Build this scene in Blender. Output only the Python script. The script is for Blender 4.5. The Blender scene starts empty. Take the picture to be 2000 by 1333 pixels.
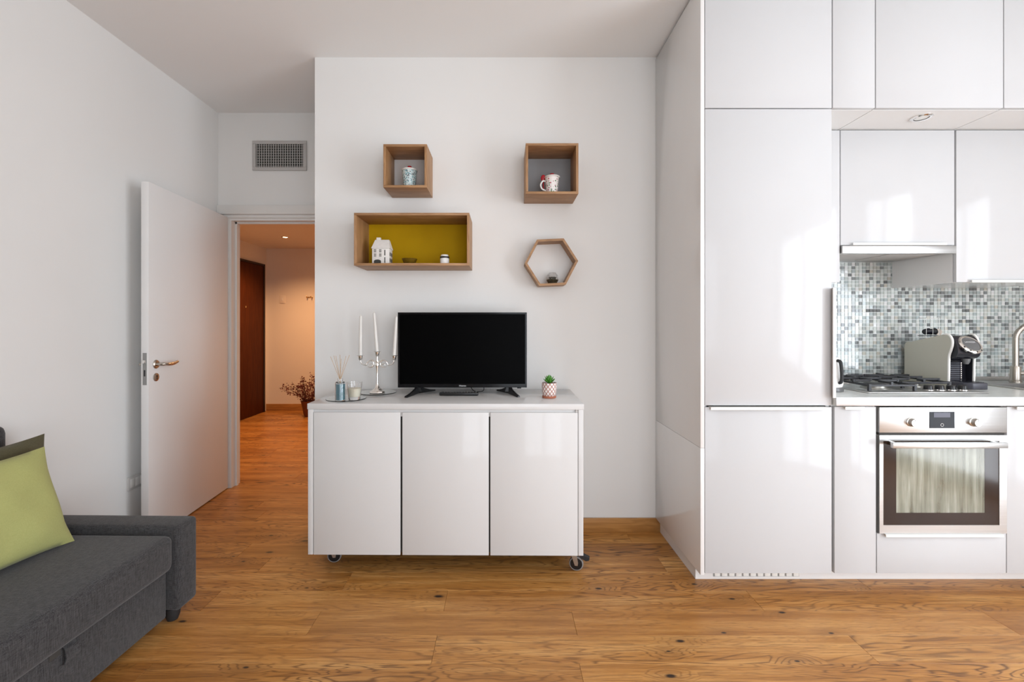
import bpy, bmesh, math, random
from mathutils import Vector, Matrix
random.seed(7)
PI = math.pi
R = math.radians
scene = bpy.context.scene
col = scene.collection

# ------------------------------------------------------------------ camera
CAM_Z = 1.2625          # eye height; camera at x=0, y=0 looking along +y
FPX = 872.0             # focal length in pixels of a 2000 px wide frame
VPX, VPY = 982.0, 633.0
cam_data = bpy.data.cameras.new('camera')
cam_data.sensor_fit = 'HORIZONTAL'
cam_data.sensor_width = 36.0
cam_data.lens = FPX / 2000 * 36.0
cam_data.shift_x = (1000 - VPX) / 2000
cam_data.shift_y = (VPY - 666.5) / 2000
cam_data.clip_start = 0.02
cam = bpy.data.objects.new('camera', cam_data)
cam.location = (0, 0, CAM_Z)
cam.rotation_euler = (PI / 2, 0, 0)
col.objects.link(cam)
scene.camera = cam

# ------------------------------------------------------------------ world, lights, exposure
scene.view_settings.view_transform = 'Standard'
scene.view_settings.look = 'None'
scene.view_settings.gamma = 1.0
scene.view_settings.use_curve_mapping = False
scene.view_settings.exposure = 0.0
world = bpy.data.worlds.new('daylight_sky')
scene.world = world
world.use_nodes = True
wb = world.node_tree.nodes['Background']
wb.inputs['Color'].default_value = (0.80, 0.90, 1.0, 1)
wb.inputs['Strength'].default_value = 1.2


def area(name, loc, rot, sx, sy, power, color, spread=180):
    l = bpy.data.lights.new(name, 'AREA')
    l.shape = 'RECTANGLE'
    l.size, l.size_y = sx, sy
    l.energy = power
    l.color = color
    l.spread = R(spread)
    o = bpy.data.objects.new(name, l)
    o.location = loc
    o.rotation_euler = rot
    col.objects.link(o)
    return o


# daylight of the two tall windows (behind and to the right of the camera)
area('window_daylight', (3.70, -0.05, 1.22), (0, R(90), 0), 2.3, 2.1, 148, (0.86, 0.925, 1.0))
area('window_daylight', (0.75, -1.40, 1.22), (R(90), 0, 0), 1.7, 2.3, 54, (0.88, 0.93, 1.0))

# ------------------------------------------------------------------ material helpers


class NT:
    def __init__(self, name):
        self.m = bpy.data.materials.new(name)
        self.m.use_nodes = True
        self.t = self.m.node_tree
        self.b = self.t.nodes['Principled BSDF']

    def n(self, typ, **kw):
        nd = self.t.nodes.new(typ)
        for k, v in kw.items():
            if k.startswith('i_'):
                nd.inputs[k[2:].replace('_', ' ')].default_value = v
            else:
                setattr(nd, k, v)
        return nd

    def l(self, a, b):
        self.t.links.new(a, b)

    def math(self, op, a, b=None, c=None):
        nd = self.t.nodes.new('ShaderNodeMath')
        nd.operation = op
        for i, v in enumerate((a, b, c)):
            if v is None:
                continue
            if isinstance(v, (int, float)):
                nd.inputs[i].default_value = v
            else:
                self.l(v, nd.inputs[i])
        return nd.outputs[0]

    def ramp(self, fac, stops, interp='LINEAR'):
        nd = self.t.nodes.new('ShaderNodeValToRGB')
        nd.color_ramp.interpolation = interp
        e = nd.color_ramp.elements
        while len(e) < len(stops):
            e.new(0.5)
        for k, (p, c) in enumerate(stops):
            e[k].position = p
            e[k].color = (c[0], c[1], c[2], 1)
        self.l(fac, nd.inputs['Fac'])
        return nd.outputs['Color']

    def coords(self, scale=(1, 1, 1), loc=(0, 0, 0), rot=(0, 0, 0), kind='Object'):
        tc = self.n('ShaderNodeTexCoord')
        mp = self.n('ShaderNodeMapping')
        mp.inputs['Scale'].default_value = scale
        mp.inputs['Location'].default_value = loc
        mp.inputs['Rotation'].default_value = rot
        self.l(tc.outputs[kind], mp.inputs['Vector'])
        return mp.outputs['Vector']

    def noise(self, vec, scale, detail=4, rough=0.5, dist=0.0):
        nd = self.n('ShaderNodeTexNoise')
        nd.inputs['Scale'].default_value = scale
        nd.inputs['Detail'].default_value = detail
        nd.inputs['Roughness'].default_value = rough
        nd.inputs['Distortion'].default_value = dist
        self.l(vec, nd.inputs['Vector'])
        return nd.outputs['Fac']

    def mix(self, fac, a, b, blend='MIX'):
        nd = self.n('ShaderNodeMix', data_type='RGBA', blend_type=blend)
        for sock, v in ((nd.inputs[0], fac), (nd.inputs[6], a), (nd.inputs[7], b)):
            if isinstance(v, (int, float)):
                sock.default_value = v
            elif isinstance(v, tuple):
                sock.default_value = (v[0], v[1], v[2], 1)
            else:
                self.l(v, sock)
        return nd.outputs[2]

    def bump(self, h, strength=0.2, dist=0.002):
        nd = self.n('ShaderNodeBump')
        nd.inputs['Strength'].default_value = strength
        nd.inputs['Distance'].default_value = dist
        self.l(h, nd.inputs['Height'])
        self.l(nd.outputs['Normal'], self.b.inputs['Normal'])


def pbr(name, color, rough=0.5, metal=0.0, var=0.04, vscale=6.0, bump=0.0, bscale=150.0, coat=0.0,
        trans=0.0, ior=1.45, sheen=0.0, spec=None, stretch=(1, 1, 1)):
    """simple procedural material: a slight noise in colour plus optional fine relief"""
    k = NT(name)
    v = k.coords(stretch)
    if var > 0:
        f = k.noise(v, vscale, 3)
        lo = tuple(c * (1 - var) for c in color)
        hi = tuple(min(1.0, c * (1 + var)) for c in color)
        k.l(k.ramp(f, [(0.3, lo), (0.7, hi)]), k.b.inputs['Base Color'])
    else:
        k.b.inputs['Base Color'].default_value = (*color, 1)
    k.b.inputs['Roughness'].default_value = rough
    k.b.inputs['Metallic'].default_value = metal
    k.b.inputs['IOR'].default_value = ior
    k.b.inputs['Transmission Weight'].default_value = trans
    if coat:
        k.b.inputs['Coat Weight'].default_value = coat
        k.b.inputs['Coat Roughness'].default_value = 0.06
    if sheen:
        k.b.inputs['Sheen Weight'].default_value = sheen
    if spec is not None:
        k.b.inputs['Specular IOR Level'].default_value = spec
    if bump:
        k.bump(k.noise(v, bscale, 3), bump, 0.002)
    return k.m


def wood(name, dark, light, axis='x', scale=1.0, rough=0.5, contrast=1.0):
    k = NT(name)
    st = {'x': (1.0, 9, 9), 'y': (9, 1.0, 9), 'z': (9, 9, 1.0)}[axis]
    st2 = {'x': (3, 90, 90), 'y': (90, 3, 90), 'z': (90, 90, 3)}[axis]
    v = k.coords(tuple(s * scale for s in st))
    f = k.noise(v, 1.6, 4, 0.55, 0.6)
    rings = k.math('SINE', k.math('MULTIPLY', f, 34.0))
    rings = k.math('MULTIPLY_ADD', rings, 0.22, 0.5)
    g = k.noise(k.coords(tuple(s * scale for s in st2)), 1.3, 3, 0.6)
    h = k.math('ADD', k.math('MULTIPLY', rings, 0.55), k.math('MULTIPLY', g, 0.5))
    c = k.ramp(h, [(0.28, dark), (0.75, light)])
    k.l(c, k.b.inputs['Base Color'])
    k.b.inputs['Roughness'].default_value = rough
    k.bump(g, 0.12, 0.001)
    return k.m


def plank_material():
    """oiled oak boards: long grain, cathedral figure, knots; each board its own tone"""
    k = NT('oak_plank')
    tc = k.n('ShaderNodeTexCoord')
    oi = k.n('ShaderNodeObjectInfo')
    off = k.n('ShaderNodeCombineXYZ')
    k.l(k.math('MULTIPLY', oi.outputs['Random'], 53.0), off.inputs[0])
    k.l(k.math('MULTIPLY', oi.outputs['Random'], 31.0), off.inputs[1])
    k.l(k.math('MULTIPLY', oi.outputs['Random'], 7.0), off.inputs[2])
    ad = k.n('ShaderNodeVectorMath', operation='ADD')
    k.l(tc.outputs['Object'], ad.inputs[0])
    k.l(off.outputs[0], ad.inputs[1])

    def mapped(s):
        mp = k.n('ShaderNodeMapping')
        mp.inputs['Scale'].default_value = s
        k.l(ad.outputs[0], mp.inputs['Vector'])
        return mp.outputs['Vector']
    # knots: sparse cells, and the grain flows round them
    vor = k.n('ShaderNodeTexVoronoi', feature='F1', voronoi_dimensions='2D')
    vor.inputs['Scale'].default_value = 2.3
    vor.inputs['Randomness'].default_value = 1.0
    k.l(mapped((1.0, 2.2, 1.0)), vor.inputs['Vector'])
    d = vor.outputs['Distance']
    sep = k.n('ShaderNodeSeparateColor')
    k.l(vor.outputs['Color'], sep.inputs[0])
    has = k.math('GREATER_THAN', sep.outputs[0], 0.45)
    knot = k.math('MULTIPLY', has, k.math('SUBTRACT', 1.0, k.math('MINIMUM', 1.0, k.math('MULTIPLY', d, k.math('MULTIPLY_ADD', sep.outputs[1], 26.0, 15.0)))))
    halo = k.math('MULTIPLY', has, k.math('SUBTRACT', 1.0, k.math('MINIMUM', 1.0, k.math('MULTIPLY', d, 4.0))))
    f = k.noise(mapped((0.75, 6.0, 1.0)), 1.3, 3, 0.5, 0.5)
    f = k.math('ADD', f, k.math('MULTIPLY', halo, 0.16))
    ring = k.math('SINE', k.math('MULTIPLY', f, 135.0))
    ring = k.math('POWER', k.math('MULTIPLY_ADD', ring, 0.5, 0.5), 5.0)
    figure = k.noise(mapped((0.5, 2.2, 1.0)), 1.0, 2)
    figure = k.math('MULTIPLY', k.math('MAXIMUM', k.math('SUBTRACT', figure, 0.33), 0.0), 3.6)
    ring = k.math('MULTIPLY', ring, figure)
    fine = k.noise(mapped((5, 170, 1.0)), 1.0, 3, 0.65)
    mid = k.noise(mapped((1.6, 26, 1.0)), 1.0, 3, 0.5)
    cloud = k.noise(mapped((1.3, 2.5, 1.0)), 1.0, 2)
    pore = k.noise(mapped((16, 380, 1.0)), 1.0, 2, 0.6)
    pore = k.math('MULTIPLY', k.math('MAXIMUM', k.math('SUBTRACT', pore, 0.55), 0.0), 6.0)
    pore = k.math('MINIMUM', 1.0, k.math('MULTIPLY', pore, k.math('MULTIPLY', mid, 1.6)))
    tone = k.math('ADD', k.math('MULTIPLY', mid, 0.5), k.math('MULTIPLY', fine, 0.3))
    tone = k.math('ADD', tone, k.math('MULTIPLY', cloud, 0.30))
    base = k.ramp(tone, [(0.36, (0.265, 0.095, 0.016)), (0.55, (0.485, 0.213, 0.051)), (0.74, (0.70, 0.375, 0.125))])
    base = k.mix(k.math('MULTIPLY', ring, 0.78), base, (0.13, 0.048, 0.013))
    base = k.mix(k.math('MULTIPLY', pore, 0.72), base, (0.12, 0.044, 0.012))
    # board to board tone
    bt = k.ramp(oi.outputs['Random'], [(0.0, (0.80, 0.76, 0.72)), (0.35, (1.0, 1.0, 1.0)), (0.7, (1.04, 1.07, 1.10)), (1.0, (0.90, 0.90, 0.90))])
    base = k.mix(1.0, base, bt, 'MULTIPLY')
    base = k.mix(k.math('MULTIPLY', halo, 0.35), base, (0.16, 0.075, 0.03))
    base = k.mix(k.math('MINIMUM', 1.0, k.math('MULTIPLY', knot, 1.8)), base, (0.030, 0.016, 0.010))
    k.l(base, k.b.inputs['Base Color'])
    rg = k.math('MULTIPLY_ADD', fine, 0.20, 0.27)
    k.l(rg, k.b.inputs['Roughness'])
    k.b.inputs['Specular IOR Level'].default_value = 0.42
    k.bump(k.math('SUBTRACT', fine, k.math('MULTIPLY', ring, 0.6)), 0.10, 0.001)
    return k.m


def fabric(name, c1, c2, scale=620.0, sheen=0.2, axis_str=(1, 1, 1)):
    k = NT(name)
    a = k.noise(k.coords((scale, scale * 0.08, scale)), 1.0, 2, 0.6)
    b = k.noise(k.coords((scale * 0.08, scale, scale)), 1.0, 2, 0.6)
    c = k.noise(k.coords((scale * 0.8, scale * 0.8, scale * 0.06)), 1.0, 2, 0.6)
    h = k.math('ADD', k.math('MULTIPLY', a, 0.34), k.math('MULTIPLY', b, 0.33))
    h = k.math('ADD', h, k.math('MULTIPLY', c, 0.33))
    k.l(k.ramp(h, [(0.40, c1), (0.62, c2)]), k.b.inputs['Base Color'])
    k.b.inputs['Roughness'].default_value = 0.95
    k.b.inputs['Specular IOR Level'].default_value = 0.15
    k.b.inputs['Sheen Weight'].default_value = sheen
    k.bump(h, 0.35, 0.002)
    return k.m


def brushed(name, color, rough=0.28, axis='x'):
    k = NT(name)
    st = {'x': (4, 300, 300), 'z': (300, 300, 4), 'y': (300, 4, 300)}[axis]
    g = k.noise(k.coords(st), 1.0, 3)
    k.l(k.ramp(g, [(0.3, tuple(c * 0.92 for c in color)), (0.7, color)]), k.b.inputs['Base Color'])
    k.b.inputs['Metallic'].default_value = 1.0
    k.l(k.math('MULTIPLY_ADD', g, 0.15, rough - 0.07), k.b.inputs['Roughness'])
    return k.m


def dots(name, base, spots, scale, size, rough=0.25):
    k = NT(name)
    vor = k.n('ShaderNodeTexVoronoi', feature='F1')
    vor.inputs['Scale'].default_value = scale
    vor.inputs['Randomness'].default_value = 0.55
    k.l(k.coords(), vor.inputs['Vector'])
    mask = k.math('LESS_THAN', vor.outputs['Distance'], size)
    sep = k.n('ShaderNodeSeparateColor')
    k.l(vor.outputs['Color'], sep.inputs[0])
    sc = k.ramp(sep.outputs[0], [(i / len(spots), s) for i, s in enumerate(spots)], 'CONSTANT')
    k.l(k.mix(mask, base, sc), k.b.inputs['Base Color'])
    k.b.inputs['Roughness'].default_value = rough
    return k.m


def lattice(name, a, b, n, zscale, thr):
    """diamond net round a pot (angle and height)"""
    k = NT(name)
    tc = k.n('ShaderNodeTexCoord')
    sp = k.n('ShaderNodeSeparateXYZ')
    k.l(tc.outputs['Object'], sp.inputs[0])
    ang = k.math('MULTIPLY', k.math('ARCTAN2', sp.outputs[1], sp.outputs[0]), float(n))
    z = k.math('MULTIPLY', sp.outputs[2], zscale)
    s1 = k.math('ABSOLUTE', k.math('SINE', k.math('ADD', ang, z)))
    s2 = k.math('ABSOLUTE', k.math('SINE', k.math('SUBTRACT', ang, z)))
    m = k.math('LESS_THAN', k.math('MINIMUM', s1, s2), thr)
    k.l(k.mix(m, a, b), k.b.inputs['Base Color'])
    k.b.inputs['Roughness'].default_value = 0.4
    return k.m


def glass(name, color=(1, 1, 1), rough=0.0, ior=1.45):
    k = NT(name)
    v = k.coords()
    f = k.noise(v, 30, 2)
    k.l(k.ramp(f, [(0.3, tuple(c * 0.985 for c in color)), (0.7, color)]), k.b.inputs['Base Color'])
    k.b.inputs['Roughness'].default_value = rough
    k.b.inputs['IOR'].default_value = ior
    k.b.inputs['Transmission Weight'].default_value = 1.0
    return k.m


def thin_pane(name, gloss=0.12, tint=(1, 1, 1), gcol=(1, 1, 1), rough=0.02):
    k = NT(name)
    k.t.nodes.remove(k.b)
    out = k.t.nodes['Material Output']
    tr = k.n('ShaderNodeBsdfTransparent')
    tr.inputs[0].default_value = (*tint, 1)
    gl = k.n('ShaderNodeBsdfGlossy')
    gl.inputs[0].default_value = (*gcol, 1)
    f = k.noise(k.coords((60, 60, 4)), 1.0, 3)
    k.l(k.math('MULTIPLY_ADD', f, 0.08, rough), gl.inputs['Roughness'])
    mx = k.n('ShaderNodeMixShader')
    mx.inputs[0].default_value = gloss
    k.l(tr.outputs[0], mx.inputs[1])
    k.l(gl.outputs[0], mx.inputs[2])
    k.l(mx.outputs[0], out.inputs['Surface'])
    return k.m


def streaked_pane():
    """oven window: clear glass under pale vertical streaks, part smears, part painted reflection"""
    k = NT('oven_window')
    k.t.nodes.remove(k.b)
    out = k.t.nodes['Material Output']
    tr = k.n('ShaderNodeBsdfTransparent')
    tr.inputs[0].default_value = (0.75, 0.76, 0.70, 1)
    df = k.n('ShaderNodeBsdfDiffuse')
    st = k.noise(k.coords((55, 1, 3.0)), 1.0, 4, 0.6)
    cl = k.noise(k.coords((7, 1, 6)), 1.0, 3, 0.5)
    k.l(k.ramp(st, [(0.3, (0.30, 0.29, 0.215)), (0.7, (0.46, 0.47, 0.39))]), df.inputs[0])  # pale streaks: smears plus the painted reflection of a curtained window
    gl = k.n('ShaderNodeBsdfGlossy')
    gl.inputs['Roughness'].default_value = 0.10
    m1 = k.n('ShaderNodeMixShader')
    f = k.math('ADD', k.math('MULTIPLY', st, 0.75), k.math('MULTIPLY', cl, 0.55))
    k.l(k.math('MINIMUM', 1.0, k.math('MAXIMUM', 0.0, k.math('SUBTRACT', f, 0.05))), m1.inputs[0])
    k.l(tr.outputs[0], m1.inputs[1])
    k.l(df.outputs[0], m1.inputs[2])
    m2 = k.n('ShaderNodeMixShader')
    m2.inputs[0].default_value = 0.05
    k.l(m1.outputs[0], m2.inputs[1])
    k.l(gl.outputs[0], m2.inputs[2])
    k.l(m2.outputs[0], out.inputs['Surface'])
    return k.m


def emit(name, color, strength):
    k = NT(name)
    k.b.inputs['Base Color'].default_value = (*color, 1)
    k.b.inputs['Emission Color'].default_value = (*color, 1)
    k.b.inputs['Emission Strength'].default_value = strength
    return k.m


M = {}
M['wall'] = pbr('wall_paint', (0.80, 0.79, 0.77), 0.75, var=0.012, vscale=1.5, bump=0.05, bscale=220)
M['ceil'] = pbr('ceiling_paint', (0.86, 0.85, 0.835), 0.85, var=0.01, vscale=1.0, bump=0.04, bscale=160)
M['hallwall'] = pbr('hall_paint', (0.80, 0.74, 0.68), 0.8, var=0.015, vscale=1.5, bump=0.05, bscale=200)
M['plank'] = plank_material()
M['subfloor'] = pbr('subfloor', (0.05, 0.03, 0.015), 0.9)
M['skirt'] = wood('oak_skirting', (0.33, 0.145, 0.038), (0.52, 0.255, 0.075), 'x', 1.0, 0.4)
M['gloss'] = pbr('white_lacquer', (0.575, 0.575, 0.58), 0.11, var=0.004, vscale=2, spec=0.20)
M['tvgloss'] = pbr('white_foil', (0.675, 0.665, 0.655), 0.10, var=0.004, vscale=2, spec=0.28)
M['side'] = pbr('side_panel_white', (0.80, 0.785, 0.77), 0.16, var=0.006, vscale=2, coat=0.4)
M['carcass'] = pbr('carcass_melamine', (0.80, 0.795, 0.78), 0.45, var=0.01)
M['doorpaint'] = pbr('door_satin_paint', (0.78, 0.765, 0.75), 0.40, var=0.01, vscale=3)
M['trim'] = pbr('trim_paint', (0.76, 0.74, 0.71), 0.45, var=0.01, vscale=3)
M['shadowgap'] = pbr('dark_gap', (0.05, 0.045, 0.04), 0.8)  # near-black colour standing in for shade in gaps and slots
M['oakx'] = wood('oak_shelf_x', (0.27, 0.135, 0.055), (0.45, 0.250, 0.115), 'x', 1.6, 0.5)
M['oakz'] = wood('oak_shelf_z', (0.27, 0.135, 0.055), (0.45, 0.250, 0.115), 'z', 1.6, 0.5)
M['mustard'] = pbr('mustard_board', (0.47, 0.275, 0.002), 0.7, var=0.03, spec=0.15)
M['greyback'] = pbr('pale_grey_board', (0.66, 0.63, 0.61), 0.6, var=0.02)
M['darkback'] = pbr('slate_grey_board', (0.27, 0.27, 0.275), 0.6, var=0.02)
M['sofa'] = fabric('charcoal_weave', (0.016, 0.0155, 0.016), (0.088, 0.084, 0.085))
M['lime'] = fabric('lime_cotton', (0.37, 0.37, 0.135), (0.43, 0.43, 0.165), 700, 0.1)
M['olive'] = fabric('dark_olive_cotton', (0.080, 0.070, 0.038), (0.120, 0.105, 0.060), 700, 0.1)
M['darkcush'] = fabric('dark_grey_cotton', (0.045, 0.042, 0.045), (0.085, 0.080, 0.085), 220)
M['black'] = pbr('black_plastic', (0.012, 0.012, 0.013), 0.28, var=0.05)
M['blackmat'] = pbr('black_matte', (0.02, 0.02, 0.021), 0.6, var=0.05)
M['screen'] = pbr('tv_panel', (0.0012, 0.0012, 0.0013), 0.35, var=0.02, spec=0.03)
M['bezel'] = pbr('tv_bezel', (0.006, 0.006, 0.007), 0.14, var=0.02, spec=0.22)
M['logo'] = pbr('logo_silver', (0.75, 0.75, 0.76), 0.4, var=0.01)
M['chrome'] = pbr('chrome', (0.86, 0.84, 0.82), 0.08, 1.0, var=0.01)
M['silver'] = pbr('polished_silver', (0.85, 0.82, 0.78), 0.10, 1.0, var=0.015)
M['steel'] = brushed('brushed_steel', (0.56, 0.555, 0.545), 0.36)
M['lockgrey'] = pbr('lock_plate_zinc', (0.27, 0.265, 0.255), 0.5, var=0.05)
M['steelz'] = brushed('brushed_steel_upright', (0.78, 0.775, 0.765), 0.30, 'z')
M['nickel'] = brushed('brushed_nickel', (0.52, 0.475, 0.42), 0.28, 'z')
M['alu'] = brushed('worktop_aluminium_edge', (0.72, 0.72, 0.74), 0.45)
M['worktop'] = pbr('worktop_laminate', (0.70, 0.715, 0.69), 0.25, var=0.05, vscale=40)
M['iron'] = pbr('cast_iron', (0.030, 0.030, 0.034), 0.42, var=0.2, vscale=60, bump=0.2, bscale=400)
M['burner'] = pbr('burner_alloy', (0.42, 0.41, 0.38), 0.40, 1.0, var=0.1, vscale=30)
M['ovendark'] = pbr('oven_glass_border', (0.035, 0.022, 0.017), 0.10, var=0.02, spec=0.35)
M['ovenpane'] = streaked_pane()
M['enamel'] = pbr('oven_enamel', (0.34, 0.35, 0.31), 0.45, var=0.12, vscale=5)
M['knob'] = brushed('oven_knob_steel', (0.70, 0.68, 0.64), 0.30)
M['display'] = pbr('oven_display', (0.02, 0.02, 0.024), 0.25, var=0.02, spec=0.12)
M['lcd'] = pbr('oven_lcd', (0.11, 0.11, 0.14), 0.3, var=0.05, spec=0.2)
M['glass'] = glass('clear_glass')
M['discglass'] = glass('coaster_glass', (0.96, 0.985, 0.97))
M['liquid'] = pbr('blue_fragrance', (0.13, 0.32, 0.40), 0.10, var=0.08, vscale=40, trans=0.35)
M['wax'] = pbr('cream_wax', (0.86, 0.82, 0.66), 0.45, var=0.02)
M['candle'] = pbr('ivory_candle', (0.72, 0.695, 0.655), 0.40, var=0.02, vscale=20)
M['reed'] = pbr('rattan_reed', (0.52, 0.36, 0.22), 0.7, var=0.15, vscale=60)
M['porcelain'] = pbr('white_porcelain', (0.84, 0.82, 0.79), 0.22, var=0.02, vscale=30)
M['lantern'] = pbr('lantern_ceramic', (0.78, 0.75, 0.71), 0.5, var=0.04, vscale=60, bump=0.2, bscale=300)
M['recess'] = pbr('dark_opening', (0.045, 0.045, 0.04), 0.8, var=0.05)
M['red'] = pbr('cherry_red', (0.42, 0.012, 0.022), 0.25, var=0.05)
M['tealmug'] = dots('teal_print', (0.62, 0.72, 0.72), [(0.10, 0.25, 0.30), (0.05, 0.08, 0.10), (0.16, 0.38, 0.42)], 120, 0.42)
M['redmug'] = dots('rose_print', (0.84, 0.79, 0.76), [(0.45, 0.06, 0.09), (0.40, 0.16, 0.18), (0.10, 0.22, 0.10)], 85, 0.36)
M['olivebowl'] = pbr('amber_olive_glass', (0.23, 0.14, 0.012), 0.08, var=0.1, trans=0.5)
M['nut'] = pbr('pale_pebble', (0.62, 0.50, 0.30), 0.5, var=0.1, vscale=60)
M['jarlid'] = pbr('dark_jar_band', (0.030, 0.020, 0.016), 0.35, var=0.1)
M['moss'] = pbr('terrarium_moss', (0.060, 0.055, 0.030), 0.9, var=0.5, vscale=120, bump=0.5, bscale=250)
M['leaf'] = pbr('succulent_leaf', (0.075, 0.26, 0.035), 0.40, var=0.25, vscale=40)
M['soil'] = pbr('soil', (0.05, 0.03, 0.02), 0.95, var=0.3, vscale=120)
M['potnet'] = lattice('pot_lattice', (0.80, 0.73, 0.68), (0.34, 0.085, 0.06), 6, 125, 0.33)
M['terracotta'] = pbr('terracotta', (0.46, 0.155, 0.085), 0.7, var=0.06, vscale=40)
M['tyre'] = pbr('grey_tyre', (0.26, 0.24, 0.225), 0.6, var=0.05)
M['cream'] = pbr('cream_machine_shell', (0.58, 0.56, 0.47), 0.32, var=0.015, vscale=5)
M['shellrim'] = pbr('white_shell_rim', (0.88, 0.87, 0.83), 0.25, var=0.01)
M['machine'] = pbr('machine_black', (0.016, 0.016, 0.022), 0.18, var=0.1)
M['machinegrey'] = pbr('machine_dark_grey', (0.060, 0.060, 0.075), 0.35, var=0.08)
M['dial'] = pbr('dial_grey', (0.13, 0.13, 0.13), 0.30, var=0.05)
M['grille'] = pbr('vent_grey', (0.50, 0.48, 0.46), 0.45, var=0.03)
M['wenge'] = wood('dark_red_veneer', (0.060, 0.0135, 0.003), (0.098, 0.024, 0.005), 'z', 0.8, 0.6)
M['wenge'].node_tree.nodes['Principled BSDF'].inputs['Specular IOR Level'].default_value = 0.12
M['wengeframe'] = pbr('dark_frame', (0.025, 0.009, 0.005), 0.45, var=0.1)
M['plantred'] = pbr('dried_red_leaf', (0.105, 0.016, 0.014), 0.7, var=0.5, vscale=50)
M['stem'] = pbr('dried_stem', (0.10, 0.035, 0.02), 0.8, var=0.2, vscale=50)
M['vase'] = pbr('brown_vase', (0.16, 0.045, 0.018), 0.45, var=0.15, vscale=20)
M['brass'] = pbr('brass', (0.75, 0.55, 0.28), 0.25, 1.0, var=0.03)
M['plate'] = pbr('socket_plate', (0.62, 0.60, 0.58), 0.4, var=0.02)
M['bulb'] = emit('lamp_warm', (1.0, 0.72, 0.38), 14.0)
M['bulboff'] = pbr('lamp_lens_off', (0.80, 0.80, 0.78), 0.35, var=0.02)
M['grout'] = pbr('grout_light', (0.86, 0.875, 0.86), 0.85, var=0.03, vscale=60)
M['curtainpane'] = thin_pane('window_pane', 0.05)
M['winframe'] = pbr('window_frame', (0.80, 0.79, 0.77), 0.4, var=0.01)
TILE_COLS = [(0.60, 0.645, 0.62), (0.48, 0.525, 0.505), (0.54, 0.56, 0.52), (0.345, 0.375, 0.365), (0.235, 0.255, 0.255),
             (0.155, 0.165, 0.165), (0.52, 0.50, 0.44), (0.40, 0.455, 0.455), (0.66, 0.67, 0.66)]
TILE_W = [21, 16, 12, 15, 11, 7, 6, 13, 10]
TILES = [pbr('mosaic_glass_%d' % i, c, 0.09, var=0.06, vscale=70, coat=0.25) for i, c in enumerate(TILE_COLS)]

# ------------------------------------------------------------------ mesh helpers


def U(u, d):
    return (u - VPX) * d / FPX


def V(v, d):
    return CAM_Z - (v - VPY) * d / FPX


def box(bm, x0, x1, y0, y1, z0, z1, bev=0.0, seg=2):
    g = bmesh.new() if bev else bm
    vs = [g.verts.new(p) for p in ((x0, y0, z0), (x1, y0, z0), (x1, y1, z0), (x0, y1, z0),
                                   (x0, y0, z1), (x1, y0, z1), (x1, y1, z1), (x0, y1, z1))]
    for f in ((3, 2, 1, 0), (4, 5, 6, 7), (0, 1, 5, 4), (1, 2, 6, 5), (2, 3, 7, 6), (3, 0, 4, 7)):
        g.faces.new([vs[i] for i in f])
    if bev:
        bmesh.ops.bevel(g, geom=list(g.edges), offset=bev, segments=seg, profile=0.5, affect='EDGES')
        merge(bm, g)
    return bm


def merge(bm, g, mat=None):
    me = bpy.data.meshes.new('tmp')
    g.to_mesh(me)
    g.free()
    if mat is not None:
        me.transform(mat)
    bm.from_mesh(me)
    bpy.data.meshes.remove(me)


def lathe(bm, prof, n=32, c=(0, 0, 0), mat=None, cap=True):
    g = bmesh.new()
    rings = []
    for r, z in prof:
        if r < 1e-6:
            rings.append([g.verts.new((0, 0, z))])
        else:
            rings.append([g.verts.new((r * math.cos(2 * PI * i / n), r * math.sin(2 * PI * i / n), z)) for i in range(n)])
    for a, b in zip(rings, rings[1:]):
        for i in range(n):
            j = (i + 1) % n
            if len(a) == 1 and len(b) == 1:
                continue
            if len(a) == 1:
                g.faces.new((a[0], b[j], b[i]))
            elif len(b) == 1:
                g.faces.new((a[i], a[j], b[0]))
            else:
                g.faces.new((a[i], a[j], b[j], b[i]))
    if cap:
        if len(rings[0]) > 1:
            g.faces.new(list(reversed(rings[0])))
        if len(rings[-1]) > 1:
            g.faces.new(rings[-1])
    m = Matrix.Translation(c) @ (mat or Matrix.Identity(4))
    merge(bm, g, m)
    return bm


def tube(bm, pts, r, n=10, cap=True):
    pts = [Vector(p) for p in pts]
    rs = r if isinstance(r, (list, tuple)) else [r] * len(pts)
    rings = []
    up = None
    for i, p in enumerate(pts):
        if i == 0:
            t = pts[1] - pts[0]
        elif i == len(pts) - 1:
            t = pts[-1] - pts[-2]
        else:
            t = (pts[i + 1] - p).normalized() + (p - pts[i - 1]).normalized()
        t.normalize()
        if up is None:
            up = t.orthogonal().normalized()
        else:
            up = (up - t * up.dot(t))
            up = up.normalized() if up.length > 1e-6 else t.orthogonal().normalized()
        w = t.cross(up)
        rings.append([bm.verts.new(p + (up * math.cos(2 * PI * k / n) + w * math.sin(2 * PI * k / n)) * rs[i]) for k in range(n)])
    for a, b in zip(rings, rings[1:]):
        for k in range(n):
            j = (k + 1) % n
            bm.faces.new((a[k], a[j], b[j], b[k]))
    if cap:
        bm.faces.new(list(reversed(rings[0])))
        bm.faces.new(rings[-1])
    return bm


def spline(pts, n=6):
    """Catmull-Rom through points"""
    pts = [Vector(p) for p in pts]
    P = [pts[0] * 2 - pts[1]] + pts + [pts[-1] * 2 - pts[-2]]
    out = []
    for i in range(1, len(P) - 2):
        for k in range(n):
            t = k / n
            a, b, c, d = P[i - 1], P[i], P[i + 1], P[i + 2]
            out.append(0.5 * ((2 * b) + (c - a) * t + (2 * a - 5 * b + 4 * c - d) * t * t + (3 * b - a - 3 * c + d) * t ** 3))
    out.append(pts[-1])
    return out


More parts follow.
